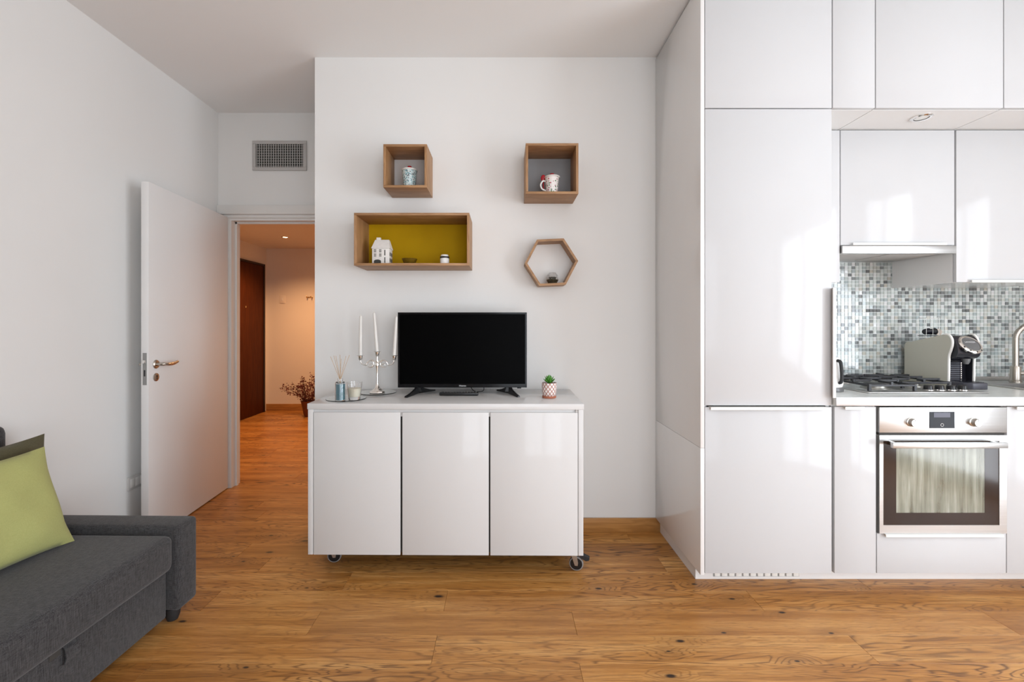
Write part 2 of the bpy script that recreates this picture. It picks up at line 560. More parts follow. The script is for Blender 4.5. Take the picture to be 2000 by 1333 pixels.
def prism(bm, poly, axis, a, b, bev=0.0):
    """polygon extruded along an axis; poly is (p, q) in the other two axes in xyz order"""
    g = bmesh.new()

    def P(p, q, s):
        return {'x': (s, p, q), 'y': (p, s, q), 'z': (p, q, s)}[axis]
    A = [g.verts.new(P(p, q, a)) for p, q in poly]
    B = [g.verts.new(P(p, q, b)) for p, q in poly]
    n = len(poly)
    g.faces.new(A)
    g.faces.new(list(reversed(B)))
    for i in range(n):
        j = (i + 1) % n
        g.faces.new((A[j], A[i], B[i], B[j]))
    bmesh.ops.recalc_face_normals(g, faces=list(g.faces))
    if bev:
        bmesh.ops.bevel(g, geom=list(g.edges), offset=bev, segments=2, profile=0.5, affect='EDGES')
    merge(bm, g)
    return bm


ORG = {}


def world_org(o):
    v = Vector((0, 0, 0))
    while o is not None:
        v += Vector(o.location)
        o = o.parent
    return v


def obj(name, bm, mat, parent=None, smooth=False, angle=40, origin=None):
    """link a bmesh as ONE mesh object; geometry is given in (unrotated) world coordinates"""
    me = bpy.data.meshes.new(name)
    bmesh.ops.recalc_face_normals(bm, faces=list(bm.faces))
    bm.to_mesh(me)
    bm.free()
    base = world_org(parent)
    o = bpy.data.objects.new(name, me)
    if origin is None and parent is None and len(me.vertices):
        xs = [v.co for v in me.vertices]
        origin = Vector(((min(v.x for v in xs) + max(v.x for v in xs)) / 2, (min(v.y for v in xs) + max(v.y for v in xs)) / 2, min(v.z for v in xs)))
    if origin is not None:
        base = Vector(origin)
    me.transform(Matrix.Translation(-base))
    o.location = base - world_org(parent)
    if isinstance(mat, list):
        for m in mat:
            me.materials.append(m)
    else:
        me.materials.append(mat)
    if smooth:
        for p in me.polygons:
            p.use_smooth = True
        me.set_sharp_from_angle(angle=R(angle))
    col.objects.link(o)
    o.parent = parent
    return o


def B():
    return bmesh.new()


def bx(name, mat, parent, *dims, bev=0.0, seg=2, smooth=None):
    return obj(name, box(B(), *dims, bev=bev, seg=seg), mat, parent, smooth=(bev > 0) if smooth is None else smooth)


def tag(o, label, cat, group=None):
    o['label'] = label
    o['category'] = cat
    if group:
        o['group'] = group
    return o


def thing(name, label, cat, loc, group=None):
    o = bpy.data.objects.new(name, None)
    o.empty_display_size = 0.1
    o.location = loc
    col.objects.link(o)
    return tag(o, label, cat, group)


def struct(o, label=None):
    o['kind'] = 'structure'
    if label:
        o['label'] = label
    return o


def text_mesh(name, body, size, mat, parent, mtx, extrude=0.0004):
    cu = bpy.data.curves.new(name, 'FONT')
    cu.body = body
    cu.size = size
    cu.align_x = 'CENTER'
    cu.align_y = 'CENTER'
    cu.extrude = extrude
    t = bpy.data.objects.new(name, cu)
    col.objects.link(t)
    bpy.context.view_layer.update()
    me = bpy.data.meshes.new_from_object(t.evaluated_get(bpy.context.evaluated_depsgraph_get()))
    bpy.data.objects.remove(t)
    bm = bmesh.new()
    bm.from_mesh(me)
    bpy.data.meshes.remove(me)
    bmesh.ops.transform(bm, matrix=mtx, verts=list(bm.verts))
    return obj(name, bm, mat, parent)


# ------------------------------------------------------------------ the room
Y_WALL = 2.72        # wall with the shelves and the kitchen
Y_DOOR = 3.437       # recessed wall with the door
X_LEFT, X_RIGHT = -2.19, 3.60
X_RET = -1.145       # corner where the shelf wall steps back to the door wall
Y_REAR = -1.30
H = 2.8875
HALL_X, HALL_Y, HALL_H = -3.44, 6.50, 2.36

# floor: oak boards laid along x, each board an object of its own
fl = struct(obj('floor', box(B(), X_LEFT - 1.45, X_RIGHT + 0.1, Y_REAR - 0.1, HALL_Y + 0.1, -0.06, -0.0125), M['subfloor'], origin=(0, 0, 0)),
            'warm oak plank floor running through the room and the hall')
PW = 0.1515
joints = {1: [-1.30, 0.284, 1.95], 2: [-1.95, -0.266, 1.40, 3.0], 3: [-0.797, 0.302, 2.10], 4: [-1.33, -0.26, 1.15, 2.75],
          5: [-1.72, -0.763, 1.75], 6: [-1.25, 0.838, 2.6], 0: [-0.6, 1.1, 2.9]}
row0 = 1.5065
k0 = math.floor((Y_REAR - row0) / PW)
k1 = math.ceil((HALL_Y - row0) / PW)
rng = random.Random(21)
for kk in range(k0, k1):
    ya, yb = row0 + kk * PW, row0 + (kk + 1) * PW
    ya, yb = max(ya, Y_REAR), min(yb, HALL_Y)
    if ya > Y_DOOR - 0.05:
        xa, xb = HALL_X, -0.60
    else:
        xa, xb = X_LEFT, (X_RIGHT if ya < Y_WALL else X_RET + 0.06)
        if ya >= Y_WALL - 0.01 and yb > Y_DOOR:
            xa = X_LEFT
    if kk + 1 in joints:
        cuts = [c for c in joints[kk + 1] if xa + 0.1 < c < xb - 0.1]
    else:
        cuts = []
        x = xa + rng.uniform(0.3, 1.5)
        while x < xb - 0.25:
            cuts.append(x)
            x += rng.uniform(1.2, 1.9)
    e = [xa] + cuts + [xb]
    for a, b in zip(e, e[1:]):
        g = 0.0004
        o = obj('plank', box(B(), a + g, b - g, ya + g, yb - g, -0.0125, 0.0, bev=0.0007, seg=1), M['plank'], fl)

# walls
def wall(name, *d, mat='wall'):
    return struct(obj(name, box(B(), *d), M[mat]))


wall('wall_back', X_RET, X_RIGHT + 0.1, Y_WALL, Y_WALL + 0.12, 0, H)
wall('wall_return', X_RET, X_RET + 0.12, Y_WALL + 0.12, Y_DOOR, 0, H)
wall('wall_left', X_LEFT - 0.12, X_LEFT, Y_REAR, Y_DOOR, 0, H)
# recessed wall with the doorway
OPX0, OPX1, OPZ = -2.115, -1.225, 2.085
bm = B()
box(bm, HALL_X - 0.1, OPX0, Y_DOOR, Y_DOOR + 0.10, 0, H)
box(bm, OPX1, -0.55, Y_DOOR, Y_DOOR + 0.10, 0, H)
box(bm, OPX0, OPX1, Y_DOOR, Y_DOOR + 0.10, OPZ, H)
struct(obj('wall_doorway', bm, M['wall']))
# right wall and rear wall, each with a tall window
bm = B()
box(bm, X_RIGHT, X_RIGHT + 0.12, Y_REAR, -1.10, 0, H)
box(bm, X_RIGHT, X_RIGHT + 0.12, 1.00, Y_WALL, 0, H)
box(bm, X_RIGHT, X_RIGHT + 0.12, -1.10, 1.00, 2.40, H)
box(bm, X_RIGHT, X_RIGHT + 0.12, -1.10, 1.00, 0, 0.04)
struct(obj('wall_right', bm, M['wall']))
bm = B()
box(bm, X_LEFT, -0.10, Y_REAR - 0.12, Y_REAR, 0, H)
box(bm, 1.60, X_RIGHT, Y_REAR - 0.12, Y_REAR, 0, H)
box(bm, -0.10, 1.60, Y_REAR - 0.12, Y_REAR, 2.40, H)
box(bm, -0.10, 1.60, Y_REAR - 0.12, Y_REAR, 0, 0.04)
struct(obj('wall_rear', bm, M['wall']))
wall('ceiling', X_LEFT - 0.12, X_RIGHT + 0.12, Y_REAR - 0.12, Y_DOOR + 0.10, H, H + 0.1, mat='ceil')


def window(name, axis, pos, a0, a1, z0, z1):
    """casement window: frame, mullion, two panes"""
    bm = B()
    t, d = 0.055, 0.05

    def bb(bm, a, b, za, zb, dd=0.0):
        if axis == 'x':
            box(bm, pos - d / 2 + dd, pos + d / 2 - dd, a, b, za, zb)
        else:
            box(bm, a, b, pos - d / 2 + dd, pos + d / 2 - dd, za, zb)
    bb(bm, a0, a1, z0, z0 + t)
    bb(bm, a0, a1, z1 - t, z1)
    bb(bm, a0, a0 + t, z0 + t, z1 - t)
    bb(bm, a1 - t, a1, z0 + t, z1 - t)
    mid = (a0 + a1) / 2
    bb(bm, mid - 0.06, mid + 0.06, z0 + t, z1 - t)
    w = struct(obj(name, bm, M['winframe']))
    for p0, p1 in ((a0 + t, mid - 0.06), (mid + 0.06, a1 - t)):
        bm = B()
        bb(bm, p0, p1, z0 + t, z1 - t, 0.022)
        obj('pane', bm, M['curtainpane'], w)
    return w


window('window_1', 'x', X_RIGHT + 0.05, -1.10, 1.00, 0.04, 2.40)
window('window_2', 'y', Y_REAR - 0.05, -0.10, 1.60, 0.04, 2.40)

# hall beyond the doorway
wall('wall_hall_left', HALL_X - 0.1, HALL_X, Y_DOOR + 0.10, HALL_Y, 0, HALL_H, mat='hallwall')
wall('wall_hall_end', HALL_X - 0.1, -0.55, HALL_Y, HALL_Y + 0.1, 0, HALL_H, mat='hallwall')
wall('wall_hall_right', -0.65, -0.55, Y_DOOR + 0.10, HALL_Y, 0, HALL_H, mat='hallwall')
wall('ceiling_hall', HALL_X - 0.1, -0.55, Y_DOOR + 0.10, HALL_Y + 0.1, HALL_H, HALL_H + 0.1, mat='hallwall')

# skirting boards
bm = box(B(), X_RET, 0.955, Y_WALL - 0.015, Y_WALL, 0, 0.082, bev=0.002)
struct(obj('baseboard_back', bm, M['skirt'], smooth=True))
bm = box(B(), HALL_X, -0.66, HALL_Y - 0.015, HALL_Y, 0, 0.098, bev=0.002)
struct(obj('baseboard_hall', bm, M['skirt'], smooth=True))

# door lining and casing
bm = B()
box(bm, OPX0, OPX0 + 0.028, Y_DOOR - 0.004, Y_DOOR + 0.108, 0, OPZ)
box(bm, OPX1 - 0.028, OPX1, Y_DOOR - 0.004, Y_DOOR + 0.108, 0, OPZ)
box(bm, OPX0 + 0.028, OPX1 - 0.028, Y_DOOR - 0.004, Y_DOOR + 0.108, OPZ - 0.028, OPZ)
box(bm, OPX0 + 0.010, OPX0 + 0.042, Y_DOOR + 0.045, Y_DOOR + 0.066, 0, OPZ - 0.028)      # stop bead
box(bm, OPX0 + 0.028, OPX1 - 0.028, Y_DOOR + 0.045, Y_DOOR + 0.066, OPZ - 0.042, OPZ - 0.028)
tr = struct(obj('trim_1', bm, M['trim']), 'off-white door lining around the open doorway')
bx('head_casing', M['trim'], tr, X_LEFT + 0.002, X_RET - 0.002, Y_DOOR - 0.026, Y_DOOR, 2.102, 2.172, bev=0.003)
bx('head_bead', M['trim'], tr, OPX0 - 0.03, X_RET - 0.002, Y_DOOR - 0.014, Y_DOOR, 2.076, 2.102, bev=0.003)
bx('side_casing', M['trim'], tr, X_LEFT + 0.002, OPX0 + 0.012, Y_DOOR - 0.010, Y_DOOR, 0, 2.076, bev=0.002)

# door leaf, swung open into the room (hinged at the left jamb)
DL, DT, DZ = 0.866, 0.041, 2.078
dl = struct(obj('door_1', box(B(), 0, DT, -DL, 0, 0.008, DZ, bev=0.002), M['doorpaint'], smooth=True, origin=(0, 0, 0)),
            'plain off-white interior door standing open towards the left wall')
# local frame: x across the thickness (room face at x = DT), y along the leaf (free edge at -DL)
bm = lathe(B(), [(0.0, 0.0), (0.026, 0.0), (0.026, 0.004), (0.021, 0.009), (0.0, 0.009)], 28, (DT, -DL + 0.060, 1.026), Matrix.Rotation(R(90), 4, 'Y'))
rs = obj('rosette', bm, M['nickel'], dl, smooth=True)
pts = spline([(DT + 0.006, -DL + 0.060, 1.026), (DT + 0.030, -DL + 0.060, 1.026), (DT + 0.048, -DL + 0.070, 1.026), (DT + 0.052, -DL + 0.10, 1.023),
              (DT + 0.050, -DL + 0.145, 1.025), (DT + 0.047, -DL + 0.182, 1.032)], 5)
n = len(pts)
bm = tube(B(), pts, [0.0095 + 0.0015 * math.cos(i / n * 9) * (1 if i > 8 else 0) for i in range(n)], 12)
obj('lever', bm, M['nickel'], dl, smooth=True)
bm = lathe(B(), [(0.0, 0.0), (0.024, 0.0), (0.024, 0.004), (0.019, 0.007), (0.0, 0.007)], 28, (DT, -DL + 0.060, 0.950), Matrix.Rotation(R(90), 4, 'Y'))
es = obj('keyhole_rosette', bm, M['nickel'], dl, smooth=True)
bm = box(B(), DT + 0.006, DT + 0.0085, -DL + 0.0575, -DL + 0.0625, 0.937, 0.957)
lathe(bm, [(0.0, 0), (0.0052, 0), (0.0052, 0.0025), (0, 0.0025)], 12, (DT + 0.006, -DL + 0.060, 0.957), Matrix.Rotation(R(90), 4, 'Y'))
obj('keyhole', bm, M['blackmat'], es)
bm = box(B(), DT / 2 - 0.0105, DT / 2 + 0.0105, -DL - 0.0018, -DL + 0.001, 0.912, 1.096, bev=0.0008)
lp = obj('lock_plate', bm, M['lockgrey'], dl)
bx('latch', M['chrome'], lp, DT / 2 - 0.0085, DT / 2 + 0.0075, -DL - 0.011, -DL - 0.001, 1.036, 1.055, bev=0.002)
bx('bolt_slot', M['blackmat'], lp, DT / 2 - 0.004, DT / 2 + 0.004, -DL - 0.0022, -DL - 0.001, 0.962, 0.998)
bm = lathe(B(), [(0.0, 0.0), (0.026, 0.0), (0.026, 0.006), (0.0, 0.008)], 24, (0, -DL + 0.060, 1.026), Matrix.Rotation(R(-90), 4, 'Y'))
tube(bm, spline([(-0.004, -DL + 0.06, 1.026), (-0.04, -DL + 0.06, 1.026), (-0.05, -DL + 0.085, 1.026), (-0.048, -DL + 0.17, 1.03)], 5), 0.009, 10)
obj('rear_lever', bm, M['nickel'], dl, smooth=True)
dl.location = (-2.144, Y_DOOR - 0.022, 0)
dl.rotation_euler = (0, 0, R(5.0))

# entrance door in the hall
bm = B()
ed = struct(obj('door_2', box(B(), HALL_X, HALL_X + 0.022, 5.50, 6.37, 0.005, 2.085, bev=0.002), M['wenge'], smooth=True), 'dark reddish brown entrance door at the end of the hall')
bm = B()
box(bm, HALL_X, HALL_X + 0.030, 6.372, 6.410, 0, 2.115)
box(bm, HALL_X, HALL_X + 0.030, 5.46, 5.498, 0, 2.115)
box(bm, HALL_X, HALL_X + 0.030, 5.498, 6.372, 2.088, 2.115)
obj('door_frame', bm, M['wengeframe'], ed)
lathe_m = Matrix.Rotation(R(90), 4, 'Y')
obj('peephole', lathe(B(), [(0, 0), (0.014, 0), (0.014, 0.006), (0.008, 0.010), (0, 0.010)], 16, (HALL_X + 0.022, 5.93, 1.49), lathe_m), M['brass'], ed, smooth=True)

# ------------------------------------------------------------------ air vent over the door
vx0, vx1, vz0, vz1 = -1.923, -1.507, 2.441, 2.670
vt = thing('air_vent', 'grey metal air vent grille set high above the doorway', 'vent', ((vx0 + vx1) / 2, Y_DOOR, vz0))
fw = 0.026
bm = B()
for d in ((vx0, vx1, vz0, vz0 + fw), (vx0, vx1, vz1 - fw, vz1), (vx0, vx0 + fw, vz0 + fw, vz1 - fw), (vx1 - fw, vx1, vz0 + fw, vz1 - fw)):
    box(bm, d[0], d[1], Y_DOOR - 0.012, Y_DOOR, d[2], d[3], bev=0.002)
obj('frame', bm, M['grille'], vt, smooth=True)
bx('backing', M['recess'], vt, vx0 + fw, vx1 - fw, Y_DOOR - 0.0015, Y_DOOR, vz0 + fw, vz1 - fw)
nsl = 20
for i in range(nsl):
    x = vx0 + fw + (i + 0.5) * (vx1 - vx0 - 2 * fw) / nsl
    bx('vertical_slat', M['grille'], vt, x - 0.0022, x + 0.0022, Y_DOOR - 0.010, Y_DOOR - 0.005, vz0 + fw, vz1 - fw)
for i in range(9):
    z = vz0 + fw + (i + 0.5) * (vz1 - vz0 - 2 * fw) / 9
    bx('cross_slat', M['grille'], vt, vx0 + fw, vx1 - fw, Y_DOOR - 0.0045, Y_DOOR - 0.0018, z - 0.0016, z + 0.0016)

# socket on the left wall behind the door edge
sk = thing('wall_socket', 'white wall socket low on the left wall behind the open door', 'socket', (X_LEFT, 2.665, 0.28))
bx('cover_plate', M['plate'], sk, X_LEFT, X_LEFT + 0.009, 2.60, 2.73, 0.285, 0.365, bev=0.003)
for y in (2.630, 2.665, 2.700):
    bx('module', M['porcelain'], sk, X_LEFT + 0.008, X_LEFT + 0.011, y - 0.0155, y + 0.0155, 0.300, 0.350, bev=0.001)
bm = B()
for z in (0.312, 0.325, 0.338):
    lathe(bm, [(0, 0), (0.003, 0), (0.003, 0.0012), (0, 0.0012)], 10, (X_LEFT + 0.0105, 2.70, z), lathe_m)
obj('socket_holes', bm, M['blackmat'], sk)

# ------------------------------------------------------------------ hall furnishings


def downlight(x, y, z, label, lit, group=None, tilt=None):
    t = thing('recessed_spotlight', label, 'spotlight', (x, y, z), group)
    obj('ring', lathe(B(), [(0.030, 0.0), (0.044, 0.0), (0.044, -0.004), (0.038, -0.008), (0.030, -0.006)], 28, (x, y, z), None, False), M['chrome'], t, smooth=True)
    obj('lens', lathe(B(), [(0, -0.001), (0.030, -0.001), (0.028, -0.004), (0, -0.005)], 24, (x, y, z)), M['bulb'] if lit else M['bulboff'], t, smooth=True)
    return t


def spot(x, y, z, power, size=150):
    l = bpy.data.lights.new('hall_lamp_light', 'SPOT')
    l.energy = power
    l.color = (1.0, 0.54, 0.25)
    l.spot_size = R(size)
    l.spot_blend = 0.9
    l.shadow_soft_size = 0.05
    o = bpy.data.objects.new('hall_lamp_light', l)
    o.location = (x, y, z - 0.02)
    col.objects.link(o)


downlight(-2.744, 5.63, HALL_H, 'small lit warm spotlight recessed in the hall ceiling', True)
spot(-2.744, 5.63, HALL_H, 128, 138)
downlight(-1.35, 4.75, HALL_H, 'added unseen hall ceiling spotlight, lit, behind the shelf wall', True)
spot(-1.35, 4.75, HALL_H, 88, 150)  # added lamp, out of view, fills the hall with warm light

px, py = -2.655, 6.10
pv = thing('dried_branch_vase', 'brown vase of dried dark red leafy branches on the hall floor', 'vase', (px, py, 0))
obj('vase', lathe(B(), [(0, 0), (0.050, 0), (0.062, 0.03), (0.078, 0.12), (0.095, 0.20), (0.102, 0.212), (0.094, 0.212), (0.07, 0.12), (0.055, 0.02), (0, 0.02)], 24, (px, py, 0)), M['vase'], pv, smooth=True)
rb = random.Random(4)
bs, bl = B(), B()
for i in range(30):
    a = rb.uniform(0, 2 * PI)
    sp = rb.uniform(0.08, 0.34)
    hh = rb.uniform(0.24, 0.40) * (1 - 0.35 * sp / 0.34)
    if i < 6:
        a, sp, hh = PI + rb.uniform(-0.5, 0.5), rb.uniform(0.24, 0.37), rb.uniform(0.16, 0.24)
    pts = spline([(px + 0.02 * math.cos(a), py + 0.02 * math.sin(a), 0.05),
                  (px + 0.05 * math.cos(a), py + 0.05 * math.sin(a), 0.21),
                  (px + sp * 0.6 * math.cos(a), py + sp * 0.6 * math.sin(a), 0.21 + hh * 0.62),
                  (px + sp * math.cos(a), py + sp * math.sin(a), 0.20 + hh)], 4)
    tube(bs, pts, 0.0022, 5)
    for q in range(26):
        p = pts[rb.randint(4, len(pts) - 1)] + Vector((rb.uniform(-.035, .035), rb.uniform(-.035, .035), rb.uniform(-.03, .035)))
        if p.y > HALL_Y - 0.06:
            continue
        s = rb.uniform(0.007, 0.015)
        d1 = Vector((rb.uniform(-1, 1), rb.uniform(-1, 1), rb.uniform(-1, 1))).normalized()
        d2 = d1.orthogonal().normalized()
        v = [bl.verts.new(p + w) for w in (d1 * s * 1.3, d2 * s * 0.7, -d1 * s * 1.3, -d2 * s * 0.7)]
        bl.faces.new(v)
obj('stems', bs, M['stem'], pv, smooth=True)['kind'] = 'stuff'
obj('foliage', bl, M['plantred'], pv)['kind'] = 'stuff'

wh = thing('wall_hook', 'small metal coat hook on the end wall of the hall', 'hook', (U(604, 6.5), HALL_Y, 1.62))
hx, hz = U(604, 6.48), V(581, 6.48)
bx('hook_plate', M['brass'], wh, hx - 0.045, hx + 0.045, HALL_Y - 0.006, HALL_Y, hz - 0.008, hz + 0.008, bev=0.002)
for dx in (-0.032, 0.032):
    obj('prong', tube(B(), spline([(hx + dx, HALL_Y - 0.004, hz), (hx + dx, HALL_Y - 0.03, hz - 0.012), (hx + dx, HALL_Y - 0.042, hz + 0.006), (hx + dx, HALL_Y - 0.040, hz + 0.02)], 4), 0.005, 8), M['brass'], wh, smooth=True)
sx, sz = U(551, 6.49), V(585, 6.49)
sw = thing('light_switch', 'pale light switch plate on the end wall of the hall', 'switch', (sx, HALL_Y, sz))
bx('cover_plate', M['hallwall'], sw, sx - 0.042, sx + 0.042, HALL_Y - 0.008, HALL_Y, sz - 0.058, sz + 0.058, bev=0.003)
bx('rocker', M['porcelain'], sw, sx - 0.012, sx + 0.012, HALL_Y - 0.011, HALL_Y - 0.007, sz - 0.022, sz + 0.022, bev=0.001)

# ------------------------------------------------------------------ kitchen
YF = 2.10            # front plane of tall, base and top-row doors
YU = 2.327           # front plane of the wall cabinet doors
DTH = 0.018          # door thickness
ZC = 0.88            # underside of the worktop
ZT = 0.92            # top of the worktop
KX0, KX1 = 0.930, 3.372


def carcass(x0, x1, y0, y1, z0, z1, top=True, t=0.016):
    bm = B()
    box(bm, x0, x0 + t, y0, y1, z0, z1)
    box(bm, x1 - t, x1, y0, y1, z0, z1)
    box(bm, x0 + t, x1 - t, y0, y1, z0, z0 + t)
    if top:
        box(bm, x0 + t, x1 - t, y0, y1, z1 - t, z1)
    box(bm, x0 + t, x1 - t, y1 - 0.008, y1, z0 + t, z1 - (t if top else 0))
    return bm


def door(parent, x0, x1, z0, z1, y=YF, mat='gloss', name='door'):
    return bx(name, M[mat], parent, x0, x1, y, y + DTH, z0, z1, bev=0.0012)


def edge_pull(parent, x0, x1, z, y=YF, down=False):
    """slim white edge pull clipped over the door's edge"""
    s = -1 if down else 1
    bm = B()
    za, zb = sorted((z, z + s * 0.0025))
    box(bm, x0, x1, y - 0.016, y + 0.012, za, zb)
    za, zb = sorted((z - s * 0.010, z))
    box(bm, x0, x1, y - 0.016, y - 0.0125, za, zb)
    return obj('edge_pull', bm, M['shellrim'], parent)


# tall fridge cabinet
tc = thing('tall_cabinet', 'tall glossy white fridge cabinet with two doors beside the shelf wall', 'cabinet', (1.24, 2.41, 0.085))
obj('body', carcass(0.950, 1.548, YF + DTH + 0.002, Y_WALL - 0.003, 0.085, 2.274), M['carcass'], tc)
bx('side_panel', M['side'], tc, KX0, 0.948, YF, Y_WALL - 0.002, 0.080, 0.677, bev=0.0008)
bx('side_panel', M['side'], tc, KX0, 0.948, YF, Y_WALL - 0.002, 0.6785, 2.872, bev=0.0008)
d = door(tc, 0.951, 1.547, 0.088, 0.870)
edge_pull(d, 0.972, 1.515, 0.870)
d = door(tc, 0.951, 1.547, 0.8785, 2.2735)
bm = B()
box(bm, 1.5475, 1.5500, YF - 0.024, YF + 0.012, V(777, 2.09), V(563, 2.09))
box(bm, 1.5360, 1.5475, YF - 0.024, YF - 0.020, V(777, 2.09), V(563, 2.09))
obj('edge_pull', bm, M['plate'], d)


def top_unit(x0, x1, label, nm='top_cabinet'):
    t = thing(nm, label, 'cabinet', ((x0 + x1) / 2, 2.4, 2.277))
    obj('body', carcass(x0 + 0.001, x1 - 0.001, YF + DTH + 0.002, Y_WALL - 0.003, 2.2775, 2.872), M['carcass'], t)
    door(t, x0 + 0.0015, x1 - 0.0015, 2.2790, 2.868)
    return t


top_unit(0.950, 1.549, 'glossy white top cabinet directly above the tall fridge cabinet')
top_unit(1.551, 1.752, 'narrow glossy white top cabinet between the fridge and hood columns')
top_unit(1.754, 2.355, 'glossy white top cabinet above the cooker hood column')
top_unit(2.357, 2.957, 'glossy white top cabinet above the long wall cabinet at right')
bx_f = bx('ceiling_gap_shade', M['shadowgap'], None, KX0 + 0.085, 2.957, YF + 0.06, Y_WALL - 0.004, 2.8725, H - 0.001)  # near-black block, paints the shadow line below the ceiling
tag(bx_f, 'dark strip painted as shade between the top cabinets and the ceiling', 'shade strip')
downlight(2.054, 2.19, 2.2775, 'recessed spotlight under the top cabinet above the hood column', False)
downlight(2.655, 2.19, 2.2775, 'recessed spotlight under the top cabinet at the right edge', False)


def wall_unit(x0, x1, z0, z1, label, pull=None):
    t = thing('wall_cabinet', label, 'cabinet', ((x0 + x1) / 2, 2.5, z0))
    obj('body', carcass(x0, x1, YU + DTH + 0.002, Y_WALL - 0.003, z0, z1), M['side'], t)
    d = door(t, x0 + 0.001, x1 - 0.001, z0 + 0.001, z1 - 0.004, YU)
    if pull:
        edge_pull(d, pull[0], pull[1], z0 + 0.001, YU, True)
    return t


wall_unit(1.552, 1.757, 1.479, 2.276, 'narrow white wall cabinet squeezed between the fridge cabinet and hood column')
wall_unit(1.760, 2.355, 1.672, 2.276, 'glossy white wall cabinet over the cooker hood', (1.815, 2.30))
wall_unit(2.363, 2.960, 1.479, 2.276, 'long glossy white wall cabinet above the sink', (2.43, 2.90))

# cooker hood under the middle wall cabinet
hd = thing('cooker_hood', 'slim stainless steel pull-out cooker hood over the hob', 'hood', (2.057, 2.5, 1.628))
bx('front_strip', M['steel'], hd, 1.762, 2.353, YU - 0.012, YU + 0.010, 1.628, 1.668, bev=0.0015)
bm = B()
box(bm, 1.764, 2.351, YU + 0.011, Y_WALL - 0.016, 1.636, 1.668)
obj('housing', bm, M['steel'], hd)
for x0, x1 in ((1.80, 2.05), (2.065, 2.315)):
    bx('grease_filter', M['grille'], hd, x0, x1, YU + 0.05, Y_WALL - 0.10, 1.6335, 1.6365, bev=0.001)
bx('visor_edge', M['chrome'], hd, 1.764, 2.351, YU + 0.011, YU + 0.022, 1.629, 1.636)

# base cabinets
bc = thing('narrow_base_cabinet', 'narrow glossy white base cabinet between the fridge and the oven', 'cabinet', (1.66, 2.4, 0.085))
obj('body', carcass(1.559, 1.757, YF + DTH + 0.002, Y_WALL - 0.003, 0.085, ZC - 0.002), M['carcass'], bc)
d = door(bc, 1.5605, 1.7555, 0.088, 0.872)
edge_pull(d, 1.600, 1.690, 0.872)
oc = thing('oven_cabinet', 'white base cabinet housing the oven with a drawer below it', 'cabinet', (2.06, 2.4, 0.085))
bm = B()
box(bm, 1.759, 1.7645, YF + DTH + 0.002, Y_WALL - 0.003, 0.085, ZC - 0.002)
box(bm, 2.3630, 2.3685, YF + DTH + 0.002, Y_WALL - 0.003, 0.085, ZC - 0.002)
box(bm, 1.7645, 2.3630, YF + DTH + 0.002, Y_WALL - 0.003, 0.085, 0.101)
box(bm, 1.7645, 2.3630, YF + DTH + 0.002, Y_WALL - 0.003, 0.262, 0.276)
obj('body', bm, M['carcass'], oc)
d = door(oc, 1.7605, 2.3670, 0.088, 0.276, name='drawer')
edge_pull(d, 1.790, 2.340, 0.2755)
sc_ = thing('sink_base_cabinet', 'glossy white base cabinet under the sink at the right edge', 'cabinet', (2.87, 2.4, 0.085))
obj('body', carcass(2.370, KX1, YF + DTH + 0.002, Y_WALL - 0.003, 0.085, ZC - 0.002, top=False), M['carcass'], sc_)
for a, b in ((2.3715, 2.869), (2.872, KX1 - 0.001)):
    d = door(sc_, a, b, 0.088, 0.872)
    edge_pull(d, a + 0.03, b - 0.03, 0.872)

# plinth with ventilation grille
pl = thing('plinth', 'white plinth running along the foot of the kitchen units', 'plinth', (2.1, 2.21, 0))
bm = B()
box(bm, 0.953, 1.039, 2.208, 2.222, 0.0, 0.079)
box(bm, 1.465, KX1, 2.208, 2.222, 0.0, 0.079)
box(bm, 1.039, 1.465, 2.208, 2.222, 0.0, 0.012)
box(bm, 1.039, 1.465, 2.208, 2.222, 0.070, 0.079)
box(bm, 0.953, 0.967, 2.222, 2.704, 0.0, 0.079)
obj('board', bm, M['side'], pl)
vg = bx('vent_grille', M['grille'], pl, 1.039, 1.465, 2.216, 2.222, 0.012, 0.070)
for i in range(12):
    x = 1.062 + i * 0.0355
    bx('slat', M['shellrim'], vg, x - 0.0135, x + 0.0135, 2.209, 2.2155, 0.0125, 0.0695, bev=0.001)

# worktop with a cut-out for the sink
SX0, SX1, SY0, SY1 = 2.735, 3.255, 2.24, 2.545
bm = B()
WY0, WY1 = YF - 0.022, Y_WALL - 0.001
box(bm, 1.553, SX0, WY0 + 0.004, WY1, ZC, ZT)
box(bm, SX1, KX1, WY0 + 0.004, WY1, ZC, ZT)
box(bm, SX0, SX1, WY0 + 0.004, SY0, ZC, ZT)
box(bm, SX0, SX1, SY1, WY1, ZC, ZT)
wt = tag(obj('worktop', bm, M['worktop']), 'pale grey kitchen worktop with a metal front edge', 'worktop')
bx('edge_strip', M['alu'], wt, 1.553, KX1, WY0, WY0 + 0.004, ZC + 0.0005, ZT, bev=0.001)
bx('vent_shadow', M['shadowgap'], wt, 1.77, 2.36, WY0 + 0.020, WY0 + 0.03, ZC - 0.004, ZC)

